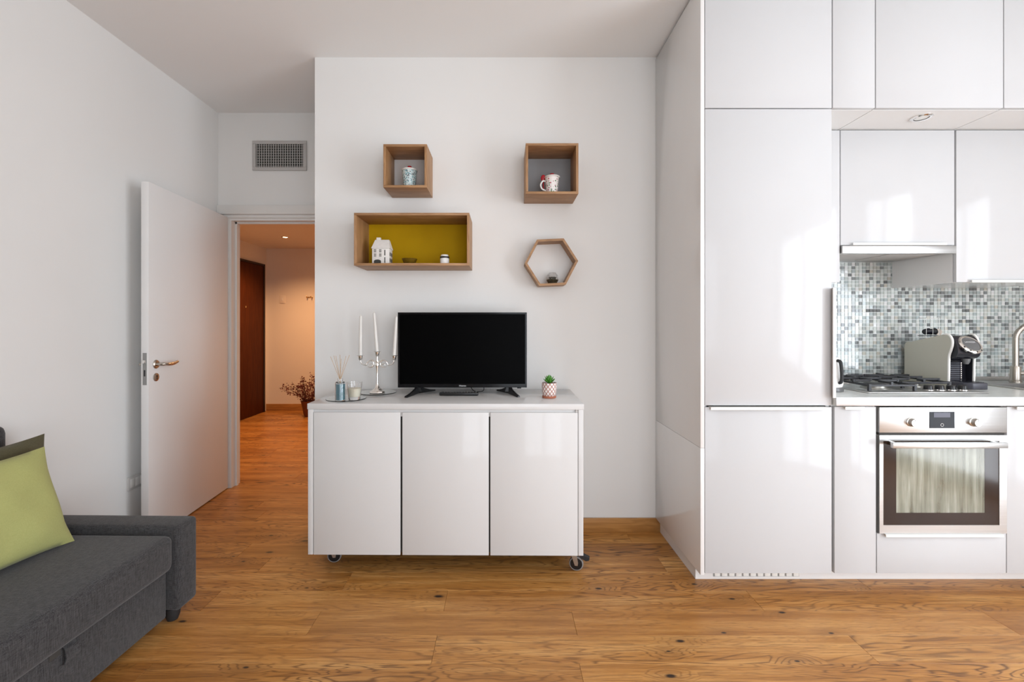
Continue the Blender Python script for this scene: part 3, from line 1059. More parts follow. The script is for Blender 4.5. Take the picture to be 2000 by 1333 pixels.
# mosaic splashback
sb = tag(obj('splashback', box(B(), 1.553, X_RIGHT - 0.002, Y_WALL - 0.0065, Y_WALL - 0.001, ZT + 0.0, 1.668), M['grout']),
         'splashback of small grey and white glass mosaic tiles behind the worktop', 'splashback')
pt = 0.02165
tb = B()
lay = tb.faces.layers.int.new('mi')
rt = random.Random(12)
choice = [i for i, w in enumerate(TILE_W) for _ in range(w)]
nx = int((X_RIGHT - 1.56) / pt)
nz = int((1.668 - 0.945) / pt)
for i in range(nx):
    for j in range(nz):
        x0 = 1.556 + i * pt
        z0 = 0.944 + j * pt
        if z0 > 1.49 and not (1.74 < x0 < 2.365):
            continue
        s = pt - 0.0030
        y0 = Y_WALL - 0.0105 + rt.uniform(-0.0003, 0.0003)
        y1 = Y_WALL - 0.0064
        tl = rt.uniform(-0.00025, 0.00025)
        v = [tb.verts.new(p) for p in ((x0, y0 + tl, z0), (x0 + s, y0 - tl, z0), (x0 + s, y0 - tl * 0.5, z0 + s), (x0, y0 + tl * 0.5, z0 + s),
                                       (x0, y1, z0), (x0 + s, y1, z0), (x0 + s, y1, z0 + s), (x0, y1, z0 + s))]
        mi = rt.choice(choice)
        for f in ((0, 1, 2, 3), (1, 0, 4, 5), (2, 1, 5, 6), (3, 2, 6, 7), (0, 3, 7, 4)):
            tb.faces.new([v[q] for q in f]).material_index = mi
t_ = obj('mosaic_tiles', tb, TILES, sb)
t_['kind'] = 'stuff'
bx('sealing_strip', M['steel'], sb, 1.556, KX1, Y_WALL - 0.024, Y_WALL - 0.0066, ZT + 0.001, 0.943, bev=0.003)

# built-in oven
OX0, OX1, OZ0, OZ1 = 1.7655, 2.3625, 0.2785, 0.871
OY = YF - 0.004
ov = thing('oven', 'built-in stainless steel oven with a dark glass door', 'oven', (2.064, 2.4, OZ0))
bm = B()
box(bm, OX0 + 0.02, OX0 + 0.035, OY + 0.03, OY + 0.50, OZ0 + 0.02, OZ1 - 0.02)
box(bm, OX1 - 0.035, OX1 - 0.02, OY + 0.03, OY + 0.50, OZ0 + 0.02, OZ1 - 0.02)
box(bm, OX0 + 0.035, OX1 - 0.035, OY + 0.03, OY + 0.50, OZ0 + 0.02, OZ0 + 0.05)
box(bm, OX0 + 0.035, OX1 - 0.035, OY + 0.03, OY + 0.50, 0.745, OZ1 - 0.02)
box(bm, OX0 + 0.035, OX1 - 0.035, OY + 0.48, OY + 0.50, OZ0 + 0.05, 0.745)
obj('cavity', bm, M['enamel'], ov)
for z in (0.405, 0.455, 0.52, 0.63):
    bm = B()
    for q in range(9):
        yy = OY + 0.07 + q * 0.045
        box(bm, OX0 + 0.036, OX1 - 0.036, yy, yy + 0.004, z, z + 0.004)
    box(bm, OX0 + 0.036, OX0 + 0.041, OY + 0.06, OY + 0.45, z, z + 0.005)
    box(bm, OX1 - 0.041, OX1 - 0.036, OY + 0.06, OY + 0.45, z, z + 0.005)
    obj('wire_rack', bm, M['chrome'], ov)
cp = bx('control_panel', M['steel'], ov, OX0, OX1, OY - 0.004, OY + 0.03, V(846, 2.09), OZ1, bev=0.0015)
for u in (1779.5, 1902):
    x, z = U(u, 2.09), V(825, 2.09)
    kb = obj('knob', lathe(B(), [(0, 0), (0.0215, 0), (0.0215, 0.004), (0.0185, 0.006), (0.0180, 0.022), (0.0165, 0.024), (0, 0.024)], 32, (x, OY - 0.004, z), Matrix.Rotation(R(90), 4, 'X')), M['knob'], cp, smooth=True)
    bx('pointer', M['blackmat'], kb, x - 0.0008, x + 0.0008, OY - 0.0290, OY - 0.0278, z + 0.006, z + 0.016)
dx0, dx1, dz0, dz1 = U(1816, 2.09), U(1865, 2.09), V(837, 2.09), V(805, 2.09)
dp = bx('display', M['display'], cp, dx0, dx1, OY - 0.0052, OY - 0.0038, dz0, dz1)
bx('lcd_window', M['lcd'], dp, dx0 + 0.02, dx1 - 0.021, OY - 0.0056, OY - 0.005, dz1 - 0.026, dz1 - 0.004)
obj('touch_ring', lathe(B(), [(0.006, 0), (0.0075, 0), (0.0075, 0.0005), (0.006, 0.0005)], 16, ((dx0 + dx1) / 2, OY - 0.0052, dz0 + 0.015), Matrix.Rotation(R(90), 4, 'X'), False), M['plate'], dp)
# oven door: steel frame, dark glass border, window
fz0, fz1 = OZ0 + 0.001, V(851, 2.09)
gx0, gx1, gz0, gz1 = U(1726, 2.09), U(1953, 2.09), V(1027, 2.09), V(862, 2.09)
wx0, wx1, wz0, wz1 = U(1752, 2.09), U(1925, 2.09), V(1003, 2.09), V(876, 2.09)
bm = B()
for dd in ((OX0, gx0, fz0, fz1), (gx1, OX1, fz0, fz1), (gx0, gx1, fz0, gz0), (gx0, gx1, gz1, fz1)):
    box(bm, dd[0], dd[1], OY - 0.004, OY + 0.018, dd[2], dd[3])
odoor = obj('oven_door', bm, M['steel'], ov)
bm = B()
for dd in ((gx0, wx0, gz0, gz1), (wx1, gx1, gz0, gz1), (wx0, wx1, gz0, wz0), (wx0, wx1, wz1, gz1)):
    box(bm, dd[0], dd[1], OY - 0.002, OY + 0.010, dd[2], dd[3])
obj('glass_border', bm, M['ovendark'], odoor)
bx('window_pane', M['ovenpane'], odoor, wx0, wx1, OY - 0.0015, OY + 0.003, wz0, wz1)
hx0, hx1, hz_ = U(1738, 2.05), U(1972, 2.05), V(870.5, 2.05)
hb = bx('handle', M['steel'], odoor, hx0 + 0.01, hx1 - 0.012, OY - 0.052, OY - 0.036, hz_ - 0.013, hz_ + 0.013, bev=0.003)
for x in (hx0 + 0.03, hx1 - 0.045):
    bx('standoff', M['steelz'], hb, x, x + 0.016, OY - 0.037, OY - 0.003, hz_ - 0.009, hz_ + 0.009, bev=0.002)
bx('door_gap', M['shadowgap'], ov, OX0 + 0.004, OX1 - 0.004, OY + 0.004, OY + 0.026, fz1 + 0.0005, V(846, 2.09) - 0.0005)

# gas hob
GX0, GX1, GY0, GY1 = 1.795, 2.387, 2.190, 2.665
gh = thing('gas_hob', 'stainless steel gas hob with black pan supports set in the worktop', 'hob', ((GX0 + GX1) / 2, 2.42, ZT))
bm = B()
prof = [(GX0, GY0), (GX1, GY0), (GX1, GY1), (GX0, GY1)]
box(bm, GX0, GX1, GY0, GY1, ZT + 0.0005, ZT + 0.007, bev=0.003)
obj('tray', bm, M['steel'], gh, smooth=True)
burn = [(1.945, 2.335, 0.050), (1.945, 2.560, 0.036), (2.215, 2.575, 0.043), (2.200, 2.395, 0.028)]
for bxx, byy, br in burn:
    bn = obj('burner', lathe(B(), [(0, 0), (br + 0.012, 0), (br + 0.010, 0.005), (br, 0.006), (br, 0.016), (br - 0.004, 0.018), (0, 0.018)], 32, (bxx, byy, ZT + 0.007)), M['burner'], gh, smooth=True)
    obj('burner_cap', lathe(B(), [(0, 0), (br - 0.003, 0), (br - 0.001, 0.004), (br - 0.005, 0.007), (0, 0.008)], 32, (bxx, byy, ZT + 0.0252)), M['iron'], bn, smooth=True)


def pan_support(x0, x1, y0, y1, centres):
    """cast iron grate: outer ring on feet, fingers pointing at the burners"""
    bm = B()
    zt, t = ZT + 0.052, 0.0055

    def bar(ax, ay, bx_, by, z=zt, w=0.0055, h=0.011):
        a, b = Vector((ax, ay, z)), Vector((bx_, by, z))
        dv = (b - a)
        L = dv.length
        g = bmesh.new()
        box(g, 0, L, -w, w, -h, 0, bev=0.002, seg=1)
        merge(bm, g, Matrix.Translation(a) @ Matrix.Rotation(math.atan2(dv.y, dv.x), 4, 'Z'))
    zl = zt - 0.012
    bar(x0, y0, x1, y0, zl)
    bar(x0, y1, x1, y1, zl)
    bar(x0, y0, x0, y1, zl)
    bar(x1, y0, x1, y1, zl)
    for cx, cy in centres:
        for sx_, sy_, ex, ey in ((cx, y0 if abs(cy - y0) < abs(cy - y1) else y1, cx, cy), (x0, cy, cx, cy), (x1, cy, cx, cy)):
            dv = Vector((ex - sx_, ey - sy_))
            e = Vector((sx_, sy_)) + dv * (1 - 0.024 / max(dv.length, 0.03))
            bar(sx_, sy_, e.x, e.y)
            box(bm, sx_ - 0.0055, sx_ + 0.0055, sy_ - 0.0055, sy_ + 0.0055, zl - 0.004, zt)
    ym = (y0 + y1) / 2
    bar(x0, ym, x1, ym)
    for cx, cy in centres:
        e = cy + (ym - cy) * 0.22
        bar(cx, ym, cx, e)
    for fx, fy in ((x0, y0), (x1, y0), (x0, y1), (x1, y1)):
        box(bm, fx - 0.006, fx + 0.006, fy - 0.006, fy + 0.006, ZT + 0.007, zl + 0.001)
    return obj('pan_support', bm, M['iron'], gh)


pan_support(1.835, 2.062, 2.235, 2.635, [(1.945, 2.335), (1.945, 2.560)])
pan_support(2.090, 2.335, 2.335, 2.640, [(2.200, 2.395), (2.215, 2.575)])
for i in range(4):
    x = 2.155 + i * 0.058
    kb = obj('knob', lathe(B(), [(0, 0), (0.021, 0), (0.021, 0.004), (0.0185, 0.005), (0.0175, 0.022), (0.015, 0.025), (0, 0.025)], 28, (x, 2.262, ZT + 0.007)), M['black'], gh, smooth=True)
    obj('skirt_ring', lathe(B(), [(0.0195, 0.0), (0.0225, 0.0), (0.0225, 0.004), (0.0195, 0.0045)], 28, (x, 2.262, ZT + 0.0068), None, False), M['chrome'], kb, smooth=True)

# coffee machine: black mechanism between two cream side shells
CX0, CX1 = 2.402, 2.548
cm = thing('coffee_machine', 'cream and black capsule coffee machine standing beside the hob', 'coffee machine', ((CX0 + CX1) / 2, 2.5, ZT))
arc = lambda cy, cz, r, a0, a1, n=8: [(cy + r * math.cos(R(a0 + (a1 - a0) * i / n)), cz + r * math.sin(R(a0 + (a1 - a0) * i / n))) for i in range(n + 1)]
# (y, z) outline of the shell seen from the side: front at small y


def yz(points, n=6):
    return [(p.x, p.y) for p in spline([(a, b, 0) for a, b in points], n)]


front_curve = yz([(2.412, ZT + 0.002), (2.410, 1.00), (2.408, 1.085), (2.398, 1.120), (2.390, 1.150), (2.392, 1.180), (2.408, 1.202), (2.430, 1.206)], 4)
shell = front_curve + [(2.625, 1.158)] + arc(2.640, 1.128, 0.030, 80, 0, 5) + [(2.670, ZT + 0.002)]
bm = prism(B(), shell, 'x', CX0, CX0 + 0.010, bev=0.0)
obj('side_shell', bm, M['cream'], cm)
bm = prism(B(), shell, 'x', CX1 - 0.010, CX1)
obj('side_shell', bm, M['cream'], cm)
bm = B()
tube(bm, [(CX0 + 0.005, y, z) for y, z in front_curve], 0.0062, 8)
obj('shell_rim', bm, M['shellrim'], cm, smooth=True)
bm = B()
tube(bm, [(CX1 - 0.005, y, z) for y, z in front_curve], 0.0062, 8)
obj('shell_rim', bm, M['shellrim'], cm, smooth=True)
inner = yz([(2.445, ZT + 0.03), (2.445, 1.06), (2.400, 1.075), (2.376, 1.090), (2.368, 1.115), (2.376, 1.160), (2.402, 1.194), (2.430, 1.200)], 4) + [(2.62, 1.150), (2.66, 1.12), (2.66, ZT + 0.03)]
bm = prism(B(), inner, 'x', CX0 + 0.0122, CX1 - 0.0122)
obj('mechanism', bm, M['machine'], cm)
for xa in (CX0 + 0.0101, CX1 - 0.0121):
    obj('shell_liner', prism(B(), [(y + 0.003 if y < 2.5 else y - 0.003, z - 0.003 if z > 1.0 else z) for y, z in shell], 'x', xa, xa + 0.002), M['machine'], cm)
# ribbed reservoir column, spout, drip tray
bm = B()
for i in range(9):
    z = 0.952 + i * 0.0115
    box(bm, CX0 + 0.018, CX1 - 0.050, 2.4385, 2.4450, z, z + 0.0085, bev=0.0015, seg=1)
obj('ribbed_panel', bm, M['machinegrey'], cm)
bm = B()
for i in range(9):
    lathe(bm, [(0, 0), (0.004, 0), (0.004, 0.007), (0, 0.007)], 8, (CX1 - 0.043, 2.441, 0.953 + i * 0.0115))
obj('highlight_rib', bm, M['chrome'], cm, smooth=True)
obj('spout', lathe(B(), [(0, 0), (0.010, 0), (0.016, 0.012), (0.019, 0.030), (0, 0.030)], 20, ((CX0 + CX1) / 2 + 0.012, 2.398, 1.046)), M['dial'], cm, smooth=True)
bm = prism(B(), [(CX0 + 0.014, 2.452), (CX0 + 0.016, 2.345), (CX0 + 0.040, 2.318), (CX1 - 0.030, 2.318), (CX1 - 0.006, 2.345), (CX1 - 0.004, 2.452)], 'z', ZT + 0.0005, ZT + 0.034, bev=0.003)
dt = obj('drip_tray', bm, M['machinegrey'], cm, smooth=True)
bm = B()
for i in range(7):
    y = 2.338 + i * 0.013
    box(bm, CX0 + 0.034, CX1 - 0.026, y, y + 0.006, ZT + 0.034, ZT + 0.0365)
obj('drip_grid', bm, M['machine'], dt)
# tilted round control dial on the head
dm = Matrix.Translation(((CX0 + CX1) / 2 + 0.006, 2.372, 1.150)) @ Matrix.Rotation(R(52), 4, 'X')
bm = B()
lathe(bm, [(0.036, -0.010), (0.054, -0.006), (0.056, 0.004), (0.050, 0.010), (0.043, 0.010), (0.043, 0.0)], 40, (0, 0, 0), dm, False)
obj('dial_ring', bm, M['silver'], cm, smooth=True)
bm = lathe(B(), [(0, -0.006), (0.0428, -0.006), (0.0428, 0.007), (0.038, 0.009), (0, 0.010)], 40, (0, 0, 0), dm)
dial = obj('dial', bm, M['dial'], cm, smooth=True)
text_mesh('lettering', 'LAVAZZA', 0.0125, M['logo'], dial, dm @ Matrix.Translation((0, 0.012, 0.0102)))
bm = B()
for a in (200, 235, 270, 305):
    p = dm @ Vector((0.0495 * math.cos(R(a)), 0.0495 * math.sin(R(a)), 0.0098))
    lathe(bm, [(0, 0), (0.004, 0), (0.003, 0.002), (0, 0.002)], 10, p, Matrix.Rotation(R(52), 4, 'X'))
obj('dial_button', bm, M['machine'], dial, smooth=True)

# clear capsule holder standing on the machine's back
ch = thing('capsule_holder', 'small clear holder with coffee capsules on top of the coffee machine', 'holder', (2.47, 2.56, 1.180))
hx0, hx1, hy0, hy1, hz0, hz1 = 2.410, 2.520, 2.540, 2.590, 1.1815, 1.296
bm = B()
for z in (hz0, hz1):
    for a, b in (((hx0, hy0), (hx1, hy0)), ((hx1, hy0), (hx1, hy1)), ((hx1, hy1), (hx0, hy1)), ((hx0, hy1), (hx0, hy0))):
        tube(bm, [(a[0], a[1], z), (b[0], b[1], z)], 0.0014, 6)
for x in (hx0, hx0 + 0.037, hx0 + 0.073, hx1):
    for y in (hy0, hy1):
        tube(bm, [(x, y, hz0), (x, y, hz1)], 0.0012, 6)
obj('wire_frame', bm, M['shellrim'], ch)
def capsule(c, rot, mat, label):
    m = Matrix.Translation(c) @ rot
    o = obj('coffee_capsule', lathe(B(), [(0, 0), (0.013, 0), (0.016, 0.004), (0.0175, 0.024), (0.0185, 0.026), (0.0185, 0.028), (0, 0.028)], 24, (0, 0, 0), m), mat, None, smooth=True)
    tag(o, label, 'capsule')
zc = hz0 + 0.0015 + 0.0185
capsule((hx0 + 0.010, 2.565, zc + 0.014), Matrix.Rotation(R(80), 4, 'Y'), M['machine'], 'black coffee capsule lying at the left of the clear holder')
capsule((hx0 + 0.046, 2.565, zc + 0.014), Matrix.Rotation(R(80), 4, 'Y'), M['blackmat'], 'black coffee capsule in the middle of the clear holder')
capsule((hx1 - 0.022, 2.585, zc + 0.014), Matrix.Rotation(R(90), 4, 'X'), M['silver'], 'silver coffee capsule facing forward in the clear holder')
bx('ledge', M['machine'], ch, hx0 - 0.002, hx1 + 0.002, hy0 - 0.001, hy1 + 0.001, hz0 + 0.011, hz0 + 0.0145)

# white kettle half hidden by the tall cabinet
kx, ky = 1.668, 2.300
kt = thing('kettle', 'white electric kettle with a dark handle half hidden behind the tall cabinet', 'kettle', (kx, ky, ZT))
obj('base', lathe(B(), [(0, 0), (0.070, 0), (0.072, 0.010), (0.066, 0.022), (0, 0.022)], 32, (kx, ky, ZT + 0.0005)), M['dial'], kt, smooth=True)
obj('body', lathe(B(), [(0, 0.023), (0.066, 0.023), (0.070, 0.04), (0.066, 0.12), (0.056, 0.165), (0.050, 0.172), (0, 0.176)], 36, (kx, ky, ZT)), M['porcelain'], kt, smooth=True)
ka = R(-78)
kp = lambda r, z: (kx + r * math.cos(ka), ky + r * math.sin(ka), ZT + z)
obj('handle', tube(B(), spline([kp(0.060, 0.158), kp(0.076, 0.150), kp(0.082, 0.10), kp(0.080, 0.055), kp(0.066, 0.046)], 5), 0.0078, 10), M['blackmat'], kt, smooth=True)
obj('lid_knob', lathe(B(), [(0, 0.170), (0.014, 0.172), (0.016, 0.184), (0, 0.188)], 20, (kx, ky, ZT)), M['blackmat'], kt, smooth=True)

# sink and tap
sk2 = thing('sink', 'inset stainless steel sink in the worktop at the right edge', 'sink', (2.99, 2.4, ZT))
bm = B()
rx0, rx1, ry0, ry1 = 2.690, 3.300, 2.20, 2.665
for d_ in ((rx0, SX0 + 0.008, ry0, ry1), (SX1 - 0.008, rx1, ry0, ry1), (SX0 + 0.008, SX1 - 0.008, ry0, SY0 + 0.008), (SX0 + 0.008, SX1 - 0.008, SY1 - 0.008, ry1)):
    box(bm, d_[0], d_[1], d_[2], d_[3], ZT + 0.0005, ZT + 0.004)
obj('rim', bm, M['steel'], sk2)
bm = B()
a0, a1, b0, b1, zb = SX0 + 0.008, SX1 - 0.008, SY0 + 0.008, SY1 - 0.008, ZT - 0.16
box(bm, a0, a0 + 0.002, b0, b1, zb, ZT + 0.0005)
box(bm, a1 - 0.002, a1, b0, b1, zb, ZT + 0.0005)
box(bm, a0 + 0.002, a1 - 0.002, b0, b0 + 0.002, zb, ZT + 0.0005)
box(bm, a0 + 0.002, a1 - 0.002, b1 - 0.002, b1, zb, ZT + 0.0005)
box(bm, a0, a1, b0, b1, zb - 0.002, zb)
obj('bowl', bm, M['steel'], sk2)
obj('drain', lathe(B(), [(0, 0), (0.042, 0), (0.042, 0.003), (0.03, 0.004), (0, 0.002)], 28, ((a0 + a1) / 2, (b0 + b1) / 2, zb)), M['chrome'], sk2, smooth=True)
fx, fy = 2.992, 2.605
fc = thing('kitchen_tap', 'brushed nickel gooseneck kitchen tap behind the sink', 'tap', (fx, fy, ZT))
obj('body', lathe(B(), [(0, 0), (0.027, 0), (0.027, 0.006), (0.023, 0.010), (0.023, 0.085), (0.020, 0.092), (0, 0.094)], 28, (fx, fy, ZT + 0.0042)), M['nickel'], fc, smooth=True)
ax, ay = 0.80, -0.60
neck = [(fx, fy, ZT + 0.09), (fx, fy, ZT + 0.24)] + [(fx + (0.095 - 0.095 * math.cos(R(a))) * ax, fy + (0.095 - 0.095 * math.cos(R(a))) * ay, ZT + 0.255 + 0.095 * math.sin(R(a))) for a in range(0, 181, 15)] + [(fx + 0.19 * ax, fy + 0.19 * ay, ZT + 0.20)]
obj('spout', tube(B(), neck, 0.0135, 16), M['nickel'], fc, smooth=True)
obj('lever', tube(B(), [(fx + 0.01, fy - 0.01, ZT + 0.055), (fx + 0.045, fy - 0.045, ZT + 0.058), (fx + 0.10, fy - 0.085, ZT + 0.066)], [0.012, 0.010, 0.007], 12), M['nickel'], fc, smooth=True)

# ------------------------------------------------------------------ white cabinet on casters (under the TV)
TX0, TX1, TY0, TY1, TZ0, TZ1 = -0.970, 0.404, 2.215, 2.708, 0.114, 0.866
TCX = (TX0 + TX1) / 2
tv_c = thing('media_cabinet', 'glossy white three-door cabinet on casters under the television', 'cabinet', (TCX, 2.46, 0))
bx('top', M['tvgloss'], tv_c, TX0, TX1, TY0 - 0.002, TY1, 0.8375, TZ1, bev=0.0012)
bx('side_panel', M['tvgloss'], tv_c, TX0 + 0.003, TX0 + 0.028, TY0, TY1, TZ0, 0.837, bev=0.001)
bx('side_panel', M['tvgloss'], tv_c, TX1 - 0.028, TX1 - 0.003, TY0, TY1, TZ0, 0.837, bev=0.001)
bm = B()
box(bm, TX0 + 0.0285, TX1 - 0.0285, TY0 + 0.022, TY1, TZ0 + 0.004, TZ0 + 0.022)
box(bm, TX0 + 0.0285, TX1 - 0.0285, TY1 - 0.010, TY1, TZ0 + 0.022, 0.8365)
for xm in (U(784.5, 2.215), U(957, 2.215)):
    box(bm, xm - 0.008, xm + 0.008, TY0 + 0.022, TY1 - 0.010, TZ0 + 0.022, 0.8365)
obj('body', bm, M['shadowgap'], tv_c)
bx('grip_rail', M['tvgloss'], tv_c, TX0 + 0.029, TX1 - 0.029, TY0 + 0.012, TY0 + 0.021, 0.800, 0.8365)
bx('rail_end', M['grille'], tv_c, TX1 - 0.041, TX1 - 0.0288, TY0 + 0.003, TY0 + 0.0118, 0.8235, 0.8365)
for a, b in ((612.5, 782.5), (786.5, 955.5), (958.5, 1129.5)):
    xa = max(U(a, 2.215), TX0 + 0.031)
    xb = min(U(b, 2.215), TX1 - 0.0305)
    bx('door', M['tvgloss'], tv_c, xa, xb, TY0 - 0.001, TY0 + 0.0110, TZ0, 0.8225, bev=0.0012)


def caster(x, y, ang, brake):
    """swivel caster: top plate and fork, dark wheel with grey tyre"""
    r, w = 0.036, 0.020
    bm = B()
    box(bm, x - 0.028, x + 0.028, y - 0.028, y + 0.028, 0.1095, 0.1138, bev=0.001)
    lathe(bm, [(0, 0.100), (0.020, 0.100), (0.022, 0.105), (0.022, 0.1095), (0, 0.1095)], 20, (x, y, 0))
    m = Matrix.Translation((x, y, 0)) @ Matrix.Rotation(R(ang), 4, 'Z')
    g = bmesh.new()
    for s in (-1, 1):
        prism(g, [(-0.014, 0.101), (0.016, 0.101), (0.026, 0.044), (0.024, 0.030), (0.010, 0.030), (0.006, 0.040)], 'y', s * 0.0125, s * 0.0155)
    merge(bm, g, m)
    c = obj('caster', bm, M['steel'], tv_c)
    wx = m @ Matrix.Translation((0.016, 0, r + 0.001)) @ Matrix.Rotation(R(90), 4, 'X')
    obj('wheel', lathe(B(), [(0, -0.0095), (0.008, -0.0105), (0.0305, -0.0090), (0.0305, 0.0090), (0.008, 0.0105), (0, 0.0095)], 28, (0, 0, 0), wx), M['black'], c, smooth=True)
    obj('tyre', lathe(B(), [(0.0307, -0.0095), (0.0335, -0.0095), (r, -0.006), (r, 0.006), (0.0335, 0.0095), (0.0307, 0.0095), (0.0307, -0.0095)], 32, (0, 0, 0), wx, False), M['tyre'], c, smooth=True)
    if brake:
        g = bmesh.new()
        prism(g, [(0.000, 0.099), (0.024, 0.097), (0.060, 0.084), (0.084, 0.074), (0.080, 0.060), (0.064, 0.056), (0.046, 0.066), (0.030, 0.083), (0.000, 0.088)], 'y', -0.012, 0.012, bev=0.002)
        bm = B()
        merge(bm, g, m)
        obj('brake_lever', bm, M['blackmat'], c)


caster(-0.906, 2.358, 8, False)
caster(0.362, 2.296, -12, True)
caster(-0.90, 2.640, 40, False)
caster(0.36, 2.640, 20, False)
tv_c.rotation_euler = (0, 0, R(-0.5))

# ------------------------------------------------------------------ television
VX0, VX1, VZ0, VZ1, VY = U(777, 2.53), U(1029, 2.53), V(757.5, 2.53), V(610.5, 2.53), 2.53
tv = thing('television', 'flat black television standing on the white cabinet', 'television', ((VX0 + VX1) / 2, VY, TZ1 + 0.001))
b_ = 0.0095
bm = B()
for d_ in ((VX0, VX0 + b_, VZ0, VZ1), (VX1 - b_, VX1, VZ0, VZ1), (VX0 + b_, VX1 - b_, VZ0, VZ0 + 0.020), (VX0 + b_, VX1 - b_, VZ1 - 0.010, VZ1)):
    box(bm, d_[0], d_[1], VY, VY + 0.030, d_[2], d_[3])
bz = obj('bezel', bm, M['bezel'], tv)
bx('screen', M['screen'], tv, VX0 + b_, VX1 - b_, VY + 0.0025, VY + 0.029, VZ0 + 0.020, VZ1 - 0.010)
bx('back_cover', M['blackmat'], tv, VX0 + 0.012, VX1 - 0.012, VY + 0.030, VY + 0.042, VZ0 + 0.01, VZ1 - 0.012, bev=0.004)
bx('rear_housing', M['blackmat'], tv, VX0 + 0.12, VX1 - 0.12, VY + 0.042, VY + 0.085, VZ0 + 0.02, VZ0 + 0.26, bev=0.01)
text_mesh('logo_lettering', 'Hisense', 0.0125, M['logo'], bz, Matrix.Translation((U(903.5, 2.53), VY - 0.0004, VZ0 + 0.010)) @ Matrix.Rotation(R(90), 4, 'X'))
bx('sensor', M['bezel'], tv, U(1010, 2.53), U(1018, 2.53), VY + 0.004, VY + 0.016, VZ0 - 0.006, VZ0, bev=0.001)


def tv_foot(neckx, front, rear):
    bm = B()
    z0 = TZ1 + 0.001
    n = 10
    # splayed bar, highest under the panel
    pts, rad = [], []
    a, c, d = Vector(front), Vector((neckx, VY + 0.018, 0)), Vector(rear)
    for i in range(n + 1):
        t = i / n
        p = a.lerp(c, t * 2) if t < 0.5 else c.lerp(d, (t - 0.5) * 2)
        h = 0.004 + 0.017 * (1 - abs(t - 0.5) * 2) ** 1.6
        pts.append((p, h))
    dirv = (d - a).normalized()
    w = Vector((-dirv.y, dirv.x, 0)) * 0.0085
    rings = [[bm.verts.new((p.x + s.x, p.y + s.y, z)) for s, z in ((w, z0), (-w, z0), (-w * 0.7, z0 + 2 * h), (w * 0.7, z0 + 2 * h))] for p, h in pts]
    for q, r_ in zip(rings, rings[1:]):
        for i in range(4):
            j = (i + 1) % 4
            bm.faces.new((q[i], q[j], r_[j], r_[i]))
    bm.faces.new(rings[0])
    bm.faces.new(list(reversed(rings[-1])))
    prism(bm, [(neckx - 0.024, z0 + 0.010), (neckx + 0.024, z0 + 0.010), (neckx + 0.015, VZ0 + 0.004), (neckx - 0.015, VZ0 + 0.004)], 'y', VY + 0.006, VY + 0.028)
    obj('foot', bm, M['black'], tv)


tv_foot(-0.484, (-0.520, 2.390, 0), (-0.405, 2.640, 0))
tv_foot(0.036, (0.086, 2.405, 0), (-0.030, 2.640, 0))
cb = obj('television_cable', tube(B(), spline([(U(917, 2.62), 2.62, VZ0 + 0.04), (U(919, 2.6), 2.605, VZ0 - 0.002), (U(924, 2.6), 2.60, TZ1 + 0.010), (U(932, 2.58), 2.590, TZ1 + 0.0035),
                                             (U(944, 2.58), 2.585, TZ1 + 0.010), (U(945, 2.62), 2.605, VZ0 + 0.002), (U(945, 2.62), 2.62, VZ0 + 0.04)], 6), 0.0022, 8), M['black'], tv, smooth=True)

# remote control
rm = thing('remote_control', 'black remote control lying on the white cabinet in front of the television', 'remote', (-0.242, 2.47, TZ1))
obj('shell', box(B(), -0.350, -0.134, 2.452, 2.492, TZ1 + 0.001, TZ1 + 0.019, bev=0.006, seg=3), M['black'], rm, smooth=True)
for i in range(13):
    for j in range(3):
        x = -0.338 + i * 0.0158
        y = 2.461 + j * 0.011
        obj('button', lathe(B(), [(0, 0), (0.0038, 0), (0.0032, 0.0018), (0, 0.002)], 8, (x, y, TZ1 + 0.0188)), M['dial'], rm)

# ------------------------------------------------------------------ things on the cabinet


def disc(x, y, z, r, label):
    o = obj('glass_coaster', lathe(B(), [(0, 0), (r - 0.001, 0), (r, 0.001), (r, 0.003), (r - 0.001, 0.004), (0, 0.004)], 56, (x, y, z)), M['discglass'], None, smooth=True)
    tag(o, label, 'coaster', 'round glass coasters on the cabinet')


disc(-0.828, 2.362, TZ1 + 0.0008, 0.103, 'round glass coaster under the reed diffuser and the glass candle')
disc(-0.711, 2.540, TZ1 + 0.0050 + 0.0002, 0.103, 'round glass coaster under the silver candelabra')
z1 = TZ1 + 0.0050
# reed diffuser
rx, ry = -0.832, 2.285
rd = thing('reed_diffuser', 'blue reed diffuser bottle with thin wooden sticks', 'reed diffuser', (rx, ry, z1))
obj('bottle', lathe(B(), [(0, 0), (0.024, 0), (0.025, 0.002), (0.025, 0.088), (0.022, 0.094), (0.013, 0.098), (0.013, 0.112), (0.011, 0.112), (0.011, 0.097), (0.0215, 0.091), (0.0232, 0.086), (0.0232, 0.003), (0, 0.003)], 32, (rx, ry, z1)), M['glass'], rd, smooth=True)
obj('fragrance', lathe(B(), [(0, 0.0034), (0.0229, 0.0034), (0.0229, 0.084), (0, 0.084)], 32, (rx, ry, z1)), M['liquid'], rd, smooth=True)
rr = random.Random(5)
for i, (dx, dy) in enumerate(((-0.046, -0.01), (-0.040, 0.02), (-0.022, 0.0), (-0.012, 0.03), (0.030, 0.0), (0.040, 0.02), (0.012, -0.02))):
    obj('reed', tube(B(), [(rx - dx * 0.12, ry - dy * 0.12, z1 + 0.086), (rx + dx, ry + dy, z1 + 0.224 + rr.uniform(-0.01, 0.008))], 0.0012, 6), M['reed'], rd)
